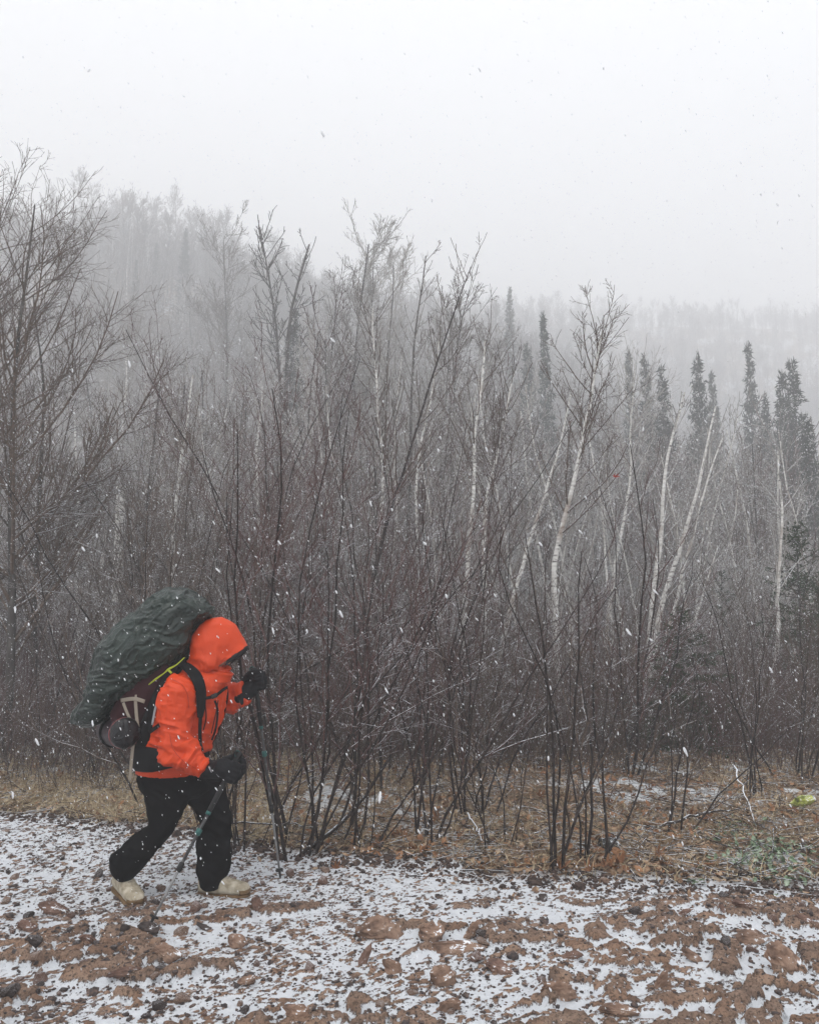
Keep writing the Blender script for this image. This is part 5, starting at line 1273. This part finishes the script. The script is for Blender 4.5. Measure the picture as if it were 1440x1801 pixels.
# ------------------------------------------------------------ dead grass, leaves, sticks
def on_verge(rng, n, y1, amax=.6, dens=None, off=.02):
    y = rng.uniform(4.9, y1, n * 3); x = rng.uniform(-amax, amax, n * 3) * y; k = y > road_edge(x) + off
    if dens is not None: k &= dens(x, y) > rng.uniform(0, 1, n * 3)
    return x[k][:n], y[k][:n]
def grass(name, n, y1, ln, seed, mat, wid=.0022, dens=None, lean=1.0, lift=0.0):
    rng = np.random.default_rng(seed); x, y = on_verge(rng, n, y1, dens=dens); n = len(x)
    # tufts: blades gather round nearby centres
    cx = np.round(x / .16) * .16 + .05 * vnoise(np.stack([x * 9, y * 9], -1), seed); cy_ = np.round(y / .16) * .16; x = x * .55 + cx * .45; y = y * .55 + cy_ * .45
    wind = 3.0 * vnoise(np.stack([x * .9, y * .9], -1), seed + 1); az = wind + rng.normal(0, .9, n)
    el = np.radians(np.clip(rng.normal(38, 22, n) / lean, 4, 85)); L = ln * rng.uniform(.4, 1.3, n)
    D = np.stack([np.cos(az) * np.cos(el), np.sin(az) * np.cos(el), np.sin(el)], -1)
    P = np.zeros((n, 4, 3)); P[:, 0] = np.stack([x, y, ground_z(x, y) - .005 + lift], -1); d = D
    for k in range(3):
        P[:, k + 1] = P[:, k] + d * (L / 3)[:, None]; d = unit(d + np.stack([rng.normal(0, .18, n), rng.normal(0, .18, n), -.42 * np.ones(n)], -1))
    P[:, 1:, 2] = np.maximum(P[:, 1:, 2], P[:, :1, 2] + .006)
    Wd = unit(np.cross(D, np.array([0, 0, 1.]) + rng.normal(0, .5, (n, 3)))) * (wid * rng.uniform(.6, 1.4, n))[:, None]
    tp = np.array([1, .9, .7, .15]); A = P - Wd[:, None] * tp[None, :, None]; B = P + Wd[:, None] * tp[None, :, None]
    V = np.stack([A, B], 2).reshape(-1, 3); base = (np.arange(n) * 8)[:, None, None] + (np.arange(3) * 2)[None, :, None] + np.array([0, 1, 3, 2])[None, None]
    o = link(name, fast_mesh(name, V, [base.reshape(-1, 4)], False, [mat])); tag(o, kind='stuff'); return o
M_straw = noisy('dead_straw', [(.3, (.19, .14, .085)), (.5, (.42, .335, .215)), (.68, (.62, .53, .37))], 24, .8, spec=.2)
M_straw2 = noisy('rusty_dead_stalks', [(.3, (.10, .062, .038)), (.5, (.24, .16, .095)), (.7, (.40, .29, .185))], 24, .8, spec=.2)
leftd = lambda x, y: np.clip(1.0 - .11 * (y - road_edge(x)) , .15, 1) * np.where(x < -1.0, 1.0, .30) * np.clip(.75 + .9 * vnoise(np.stack([x * 1.3, y * 1.3], -1), 411), .08, 1) * (1 - .85 * patch_of(x, y))
grass('dead_grass', 32000, 9.6, .15, 412, M_straw, .0021, leftd)
grass('dead_stalks', 14000, 10.5, .13, 413, M_straw2, .0024, lambda x, y: 1 - .85 * patch_of(x, y))
def leaf_shape(lobes, seed, n=26):
    rng = np.random.default_rng(seed); t = np.linspace(0, 2 * PI, n, endpoint=False); r = (.62 + .30 * np.abs(np.cos(t * lobes / 2)) ** .7) * (.75 + .25 * np.cos(t / 2) ** 2); 
    x, y = r * np.cos(t) * 1.15, r * np.sin(t) * .85; return np.stack([x, y], -1)
def leaves(name, n, y1, size, seed, mat, dens=None, curl=.5, lift=.008, pts=None):
    rng = np.random.default_rng(seed)
    x, y = on_verge(rng, n, y1, dens=dens) if pts is None else pts
    n = len(x); o6 = np.array([(-1, 0), (-.45, .42), (.1, .55), (.6, .36), (1, 0), (.6, -.36), (.1, -.55), (-.45, -.42), (0, 0)]) * .5
    s = size * rng.uniform(.5, 1.35, n); c = curl * rng.uniform(-.3, 1.4, (n, 1)); U, V_ = o6[None, :, 0], o6[None, :, 1]
    X = s[:, None] * U * np.ones((n, 1)); Y = s[:, None] * V_ * (.7 + .3 * rng.uniform(0, 1, (n, 1))); Z = s[:, None] * (c * (V_ ** 2) * 2.2 + c * .6 * U ** 2 + rng.normal(0, .05, (n, 9)))
    a, b, g = rng.uniform(0, 6.28, n), rng.normal(0, .45, n), rng.normal(0, .45, n)
    def rot(X, Y, a): ca, sa = np.cos(a)[:, None], np.sin(a)[:, None]; return X * ca - Y * sa, X * sa + Y * ca
    Y, Z = rot(Y, Z, b); X, Z = rot(X, Z, g); X, Y = rot(X, Y, a)
    z0 = ground_z(x, y) + lift + s * .10 * rng.uniform(0, 1, n)
    P = np.stack([X + x[:, None], Y + y[:, None], Z + z0[:, None]], -1).reshape(-1, 3); k = np.arange(8)
    F = (np.stack([np.full(8, 8), k, (k + 1) % 8], -1)[None] + (np.arange(n) * 9)[:, None, None]).reshape(-1, 3)
    o = link(name, fast_mesh(name, P, [F], False, [mat])); tag(o, kind='stuff'); return o
M_leaf = noisy('dead_leaf_browns', [(.26, (.06, .038, .028)), (.40, (.18, .11, .072)), (.52, (.30, .19, .115)), (.62, (.42, .33, .24)), (.8, (.12, .08, .06))], 16, .8, spec=.25, detail=2)
M_leafr = noisy('rusty_leaves', [(.3, (.11, .045, .022)), (.5, (.24, .115, .055)), (.7, (.38, .22, .12))], 12, .75, spec=.25, detail=3, bump=.4, bscale=60)
clear_ = lambda x, y: 1 - .88 * patch_of(x, y)
leaves('leaf_litter', 10500, 11.0, .062, 421, M_leaf, dens=clear_)
leaves('rusty_leaf_litter', 1500, 9.5, .070, 422, M_leafr, lift=.018, dens=lambda x, y: np.clip(.35 + 1.3 * vnoise(np.stack([x * 1.6, y * 1.6], -1), 419), .06, 1))
leaves('leaf_litter_on_gravel', 60, 5, .045, 423, M_leaf, pts=(lambda r: (lambda x: (x, road_edge(x) - np.abs(r.normal(0, .25, 60))))(r.uniform(-3, 2.6, 60)))(np.random.default_rng(4)))
M_green = noisy('frosted_green_leaves', [(.3, (.045, .075, .035)), (.5, (.14, .20, .12)), (.7, (.36, .42, .33))], 22, .7, spec=.3, detail=2)
gp = []
for (px, py, rr, k) in ((1345, 1495, 34, 95), (1290, 1465, 30, 70), (1385, 1510, 40, 95), (1225, 1556, 10, 9), (1310, 1520, 36, 60), (1395, 1545, 40, 50)):
    for _ in range(k):
        p = on_ground(px + rgk.normal(0, rr), py + rgk.normal(0, rr * .35)); gp.append((p[0], p[1]))
gp = np.array(gp); leaves('green_ground_leaves', 0, 0, .050, 424, M_green, pts=(gp[:, 0], gp[:, 1]), lift=.022, curl=.25)

def oak_leaf(seed, size):
    rng = np.random.default_rng(seed); n = 44; t = np.linspace(0, 2 * PI, n, endpoint=False)
    r = (.66 + .26 * np.cos(7 * t + .3 * np.sin(t)) + rng.normal(0, .03, n)) * (1 + .25 * np.cos(t)); o = np.stack([r * np.cos(t) * 1.05, r * np.sin(t) * .78], -1) * size / 2
    rings_ = [o * q for q in (1, .72, .42)] + [np.zeros((1, 2))]; Pv = np.concatenate(rings_)
    c = rng.uniform(.8, 2.2); z = (c * Pv[:, 1] ** 2 * 6 / size * .5 + rng.uniform(.3, 1.2) * Pv[:, 0] ** 2 * 3 / size * .5) + .10 * size * vnoise(Pv * 22, seed) + .05 * size * vnoise(Pv * 60, seed + 1)
    V = np.concatenate([Pv, z[:, None]], 1); F = []; T = []
    for a in range(2):
        for j in range(n): F.append((a * n + j, a * n + (j + 1) % n, (a + 1) * n + (j + 1) % n, (a + 1) * n + j))
    for j in range(n): T.append((2 * n + j, 2 * n + (j + 1) % n, 3 * n))
    return V, F, T
LV = [(1085, 1526, .17, 'largest curled orange oak leaf at the foot of the slanting shrub'), (1066, 1534, .13, 'orange leaf folded against the largest curled one'), (1035, 1543, .11, 'deep orange leaf standing on edge at the verge'),
      (768, 1450, .12, 'bright orange leaf caught beside the dark clump'), (806, 1478, .11, 'pale tan leaf lying in a patch of snow'), (1243, 1448, .14, 'light orange leaf on the straw before the green leaves'),
      (1212, 1440, .11, 'orange-brown leaf under the arching stick'), (985, 1536, .14, 'ragged brown-orange leaf at the base of the slim shrub'), (700, 1475, .12, 'rust leaf tipped up in the grass by the low shrub'),
      (845, 1480, .10, 'small orange leaf near the snowy hollow'), (1157, 1512, .12, 'yellowish tan leaf in the dry grass'), (1380, 1466, .10, 'dull red leaf beyond the frosted green leaves'),
      (60, 1356, .13, 'red-brown leaf in the grass behind the hiker'), (110, 1372, .12, 'reddish leaf beside a pale one in the left grass'), (1435, 1455, .10, 'orange leaf near the mossy rock'),
      (948, 1408, .12, 'rusty leaf deep under the bushes'), (1140, 1395, .12, 'brown-orange leaf on the litter behind the slanting shrub'), (590, 1535, .09, 'small brown leaf at the verge ahead of the hiker')]
for i, (px, py, s, lab) in enumerate(LV):
    p = on_ground(px, py); V, F, T = oak_leaf(500 + i, s * .85); me = bpy.data.meshes.new('fallen_leaf'); me.from_pydata(V.tolist(), [], F + T)
    me.polygons.foreach_set('use_smooth', [True] * len(me.polygons)); o = link('fallen_leaf', me, M_leafr); tag(o, lab, 'leaf', 'big fallen leaves on the verge')
    r = np.random.default_rng(i); o.location = (p[0], p[1], p[2] + .022 + s * .08); o.rotation_euler = (r.uniform(.05, .6), r.normal(0, .3), r.uniform(-1, 1))
# the last red leaf on its twig
p = pix(1080, 838, 7.95); V, F, T = oak_leaf(77, .075); me = bpy.data.meshes.new('red_leaf'); me.from_pydata(V.tolist(), [], F + T)
o = link('red_leaf', me, noisy('red_leaf_mat', [(.3, (.22, .02, .01)), (.7, (.42, .05, .03))], 30, .6)); tag(o, 'single bright red leaf still hanging on a bare twig', 'leaf'); o.location = p; o.rotation_euler = (1.2, .3, .2)

def stick(lab, pts, r0, mat, name='fallen_branch', k=2.5, seed=1, lev=1):
    P = resample([pix(*q) for q in pts], 12); rng = np.random.default_rng(seed); P[1:-1] += rng.normal(0, .006, (11, 3)); o_ = P[0].copy(); Pn = P[None] - o_; R = taper(1, 12, r0, .4)
    root = empty(name, o_); tag(root, lab, 'branch', 'loose branches on the verge'); link('limb', tmesh('limb', [(Pn, R, 6)], mat), None, root)
    b = sprout(rng, Pn, R, k, .2, .98, 45, .25, 4, .12, .03, .6, .0018, .4, lmax=.4)
    tw = link('side_twigs', tmesh('side_twigs', [(*b, 3)], mat), None, root); tag(tw, kind='stuff')
stick('thick broken branch slanting up from the verge just ahead of the hiker', [(478, 1532, 5.42), (540, 1500, 5.5), (590, 1460, 5.6), (625, 1425, 5.7), (690, 1330, 5.9), (740, 1240, 6.1)], .016, bark_shrub, seed=1)
stick('thin straight stick held level between the stems ahead of the hiker', [(402, 1447, 5.9), (470, 1449, 5.9), (560, 1452, 5.9)], .007, bark_shrub, seed=2, k=1)
stick('pale peeled stick leaning in the litter before the mossy rock', [(1288, 1345, 6.9), (1310, 1400, 6.5), (1330, 1455, 6.1)], .008, twig_pale, seed=3, k=1)
stick('dark fallen branch lying over the leaf litter beyond the slanting shrub', [(1160, 1455, 6.05), (1210, 1436, 6.1), (1260, 1425, 6.2), (1300, 1422, 6.3)], .011, bark_shrub, seed=4)
stick('short black stick at the very edge of the gravel', [(718, 1540, 5.08), (745, 1542, 5.07), (775, 1543, 5.06)], .010, bark_shrub, seed=5, k=.5)
stick('pale twig fallen across a snow patch behind the dark clump', [(735, 1462, 5.75), (760, 1458, 5.8), (788, 1457, 5.85)], .006, twig_pale, seed=6, k=1)
stick('pale forked twig standing among the low shrubs', [(822, 1430, 5.9), (838, 1455, 5.75), (850, 1480, 5.6)], .007, twig_pale, seed=7, k=1.5)
# loose litter of twigs
rs = np.random.default_rng(431); x, y = on_verge(rs, 2600, 10.5); n = len(x); az = rs.uniform(0, 6.28, n); el = rs.normal(.12, .15, n)
P = walk(rs, np.stack([x, y, ground_z(x, y) + .015], -1), np.stack([np.cos(az) * np.cos(el), np.sin(az) * np.cos(el), np.sin(el)], -1), rs.uniform(.08, .5, n), 3, .10, 0)
o = link('twig_litter', tmesh('twig_litter', [(P, taper(n, 3, rs.uniform(.0018, .0045, n), .5), 3)], bark_shrub)); tag(o, kind='stuff')
P2 = P[::4] + rs.normal(0, .3, (len(P[::4]), 1, 3)) * np.array([1, 1, 0]); P2[:, :, 2] = ground_z(P2[..., 0], P2[..., 1]) + .02
o = link('pale_twig_litter', tmesh('pale_twig_litter', [(P2, taper(len(P2), 3, .0030, .5), 3)], twig_pale)); tag(o, kind='stuff')

# the mossy rock
p = on_ground(1420, 1432); v, f = rock_shape(880, (.17, .14, .075), True, 14)
o = link('mossy_rock', fast_mesh('mossy_rock', v, [f], True, [R_moss])); tag(o, 'yellow-green mossy rock dusted with snow at the edge of the leaf litter', 'rock'); o.location = (p[0] + .02, p[1] + .12, p[2] + .065)
p = on_ground(1075, 1500); v, f = rock_shape(881, (.10, .08, .055), True, 9)
o = link('snowy_rock', fast_mesh('snowy_rock', v, [f], True, [rock_mat('lichen_rock', [(.3, (.02, .02, .02)), (.6, (.09, .085, .08))], .48)])); tag(o, 'dark rock flecked with snow under the slanting shrub', 'rock'); o.location = (p[0], p[1] + .08, p[2] + .03)

# ------------------------------------------------------------ falling snow
def flakes():
    rng = np.random.default_rng(441); n = 210000; p = np.stack([rng.uniform(-6.5, 6.5, n), rng.uniform(.9, 14, n), rng.uniform(-.2, 8, n)], -1); p = p[(rng.uniform(0, 1, n) < np.where(p[:, 2] > 1.6 + .36 * p[:, 1], .22, 1)) & ((p[:, 1] > 3) | (rng.uniform(0, 1, n) < .5))]
    near = np.array([pix(a, b, c) for a, b, c in ((668, 1402, .95), (1205, 1322, 1.1), (600, 1080, 1.15), (1105, 1112, 1.2), (66, 1305, 1.3), (585, 598, 1.4), (855, 790, 1.6), (652, 886, 1.7), (1020, 935, 1.6), (228, 640, 1.2), (157, 124, 1.4), (568, 236, 1.2), (1355, 1178, 1.5), (680, 1215, 1.6), (706, 1108, 1.8))])
    p = p[(p[:, 2] > ground_z(p[:, 0], np.minimum(p[:, 1], 11.9)) + .02) & (np.abs(p[:, 0]) < p[:, 1] * .75 + 1.0)]; n0 = len(p); p = np.concatenate([p, near]); n = len(p)
    r = np.exp(rng.normal(math.log(.0024), .38, n)); r = np.minimum(r, .0050) * np.interp(p[:, 1], [1, 3.5, 6], [.42, .75, 1]); r[n0:] = .0021
    ax = unit(np.array([.45, .05, -1.0]) + rng.normal(0, .25, (n, 3))); u = unit(np.cross(ax, rng.normal(0, 1, (n, 3)))); w = np.cross(ax, u)
    k = (rng.uniform(1.0, 2.4, n) * np.interp(p[:, 1], [1, 4], [1.5, 1]))[:, None]; k[n0:] = 3.4; rr = r[:, None]
    V = np.stack([p + ax * rr * k, p - ax * rr * k, p + u * rr, p + (-.5 * u + .87 * w) * rr * .85, p + (-.5 * u - .87 * w) * rr], 1).reshape(-1, 3)
    f = np.array([(0, 2, 3), (0, 3, 4), (0, 4, 2), (1, 3, 2), (1, 4, 3), (1, 2, 4)])
    F = (f[None] + (np.arange(n) * 5)[:, None, None]).reshape(-1, 3)
    m, nt, b = nmat('snowflake'); L = nt.links
    b.inputs['Base Color'].default_value = (.93, .94, .96, 1); b.inputs['Roughness'].default_value = .9
    tr_ = N(nt, 'ShaderNodeBsdfTranslucent'); tr_.inputs[0].default_value = (.93, .94, .96, 1); ms = N(nt, 'ShaderNodeMixShader'); ms.inputs[0].default_value = .5
    L.new(b.outputs[0], ms.inputs[1]); L.new(tr_.outputs[0], ms.inputs[2]); tp_ = N(nt, 'ShaderNodeBsdfTransparent'); m2_ = N(nt, 'ShaderNodeMixShader'); m2_.inputs[0].default_value = .15; L.new(ms.outputs[0], m2_.inputs[1]); L.new(tp_.outputs[0], m2_.inputs[2]); L.new(m2_.outputs[0], nt.nodes['Material Output'].inputs['Surface'])
    far = p[:, 1] > 3.6; keep = np.repeat(far, 6); Vf = V.reshape(n, 5, 3)[far].reshape(-1, 3); F = (f[None] + (np.arange(far.sum()) * 5)[:, None, None]).reshape(-1, 3)
    q = ~far; vi, fi = ico(2); lump = rng.uniform(.75, 1.15, (q.sum(), len(vi), 1)); W = vi[None] * lump
    Wn = p[q][:, None] + (W[..., :1] * u[q][:, None] + W[..., 1:2] * w[q][:, None] * .8) * rr[q][:, None] + W[..., 2:3] * ax[q][:, None] * (rr * k)[q][:, None]
    F2 = (fi[None] + (np.arange(q.sum()) * len(vi))[:, None, None]).reshape(-1, 3) + len(Vf); V = np.concatenate([Vf, Wn.reshape(-1, 3)]); F = np.concatenate([F, F2])
    o = link('falling_snow', fast_mesh('falling_snow', V, [F], True, [m])); tag(o, kind='stuff')
flakes()
# ------------------------------------------------------------ the snowy air
def make_haze():
    x0, x1, y0, y1, z0, z1 = -200, 200, -40, 345, -16, 132
    V = [(x, y, z) for z in (z0, z1) for y in (y0, y1) for x in (x0, x1)]
    F = [(0, 2, 3, 1), (4, 5, 7, 6), (0, 1, 5, 4), (2, 6, 7, 3), (0, 4, 6, 2), (1, 3, 7, 5)]
    me = bpy.data.meshes.new('haze'); me.from_pydata(V, [], F)
    m = bpy.data.materials.new('haze_air'); m.use_nodes = True; nt = m.node_tree; nt.nodes.clear()
    o_ = nt.nodes.new('ShaderNodeOutputMaterial'); v = nt.nodes.new('ShaderNodeVolumePrincipled')
    v.inputs['Color'].default_value = (.97, .98, 1.0, 1); v.inputs['Density'].default_value = HAZE; v.inputs['Anisotropy'].default_value = 0.0
    nt.links.new(v.outputs[0], o_.inputs['Volume'])
    o = link('haze', me, m); tag(o, kind='stuff'); return o
HAZE = 0.0074
make_haze()
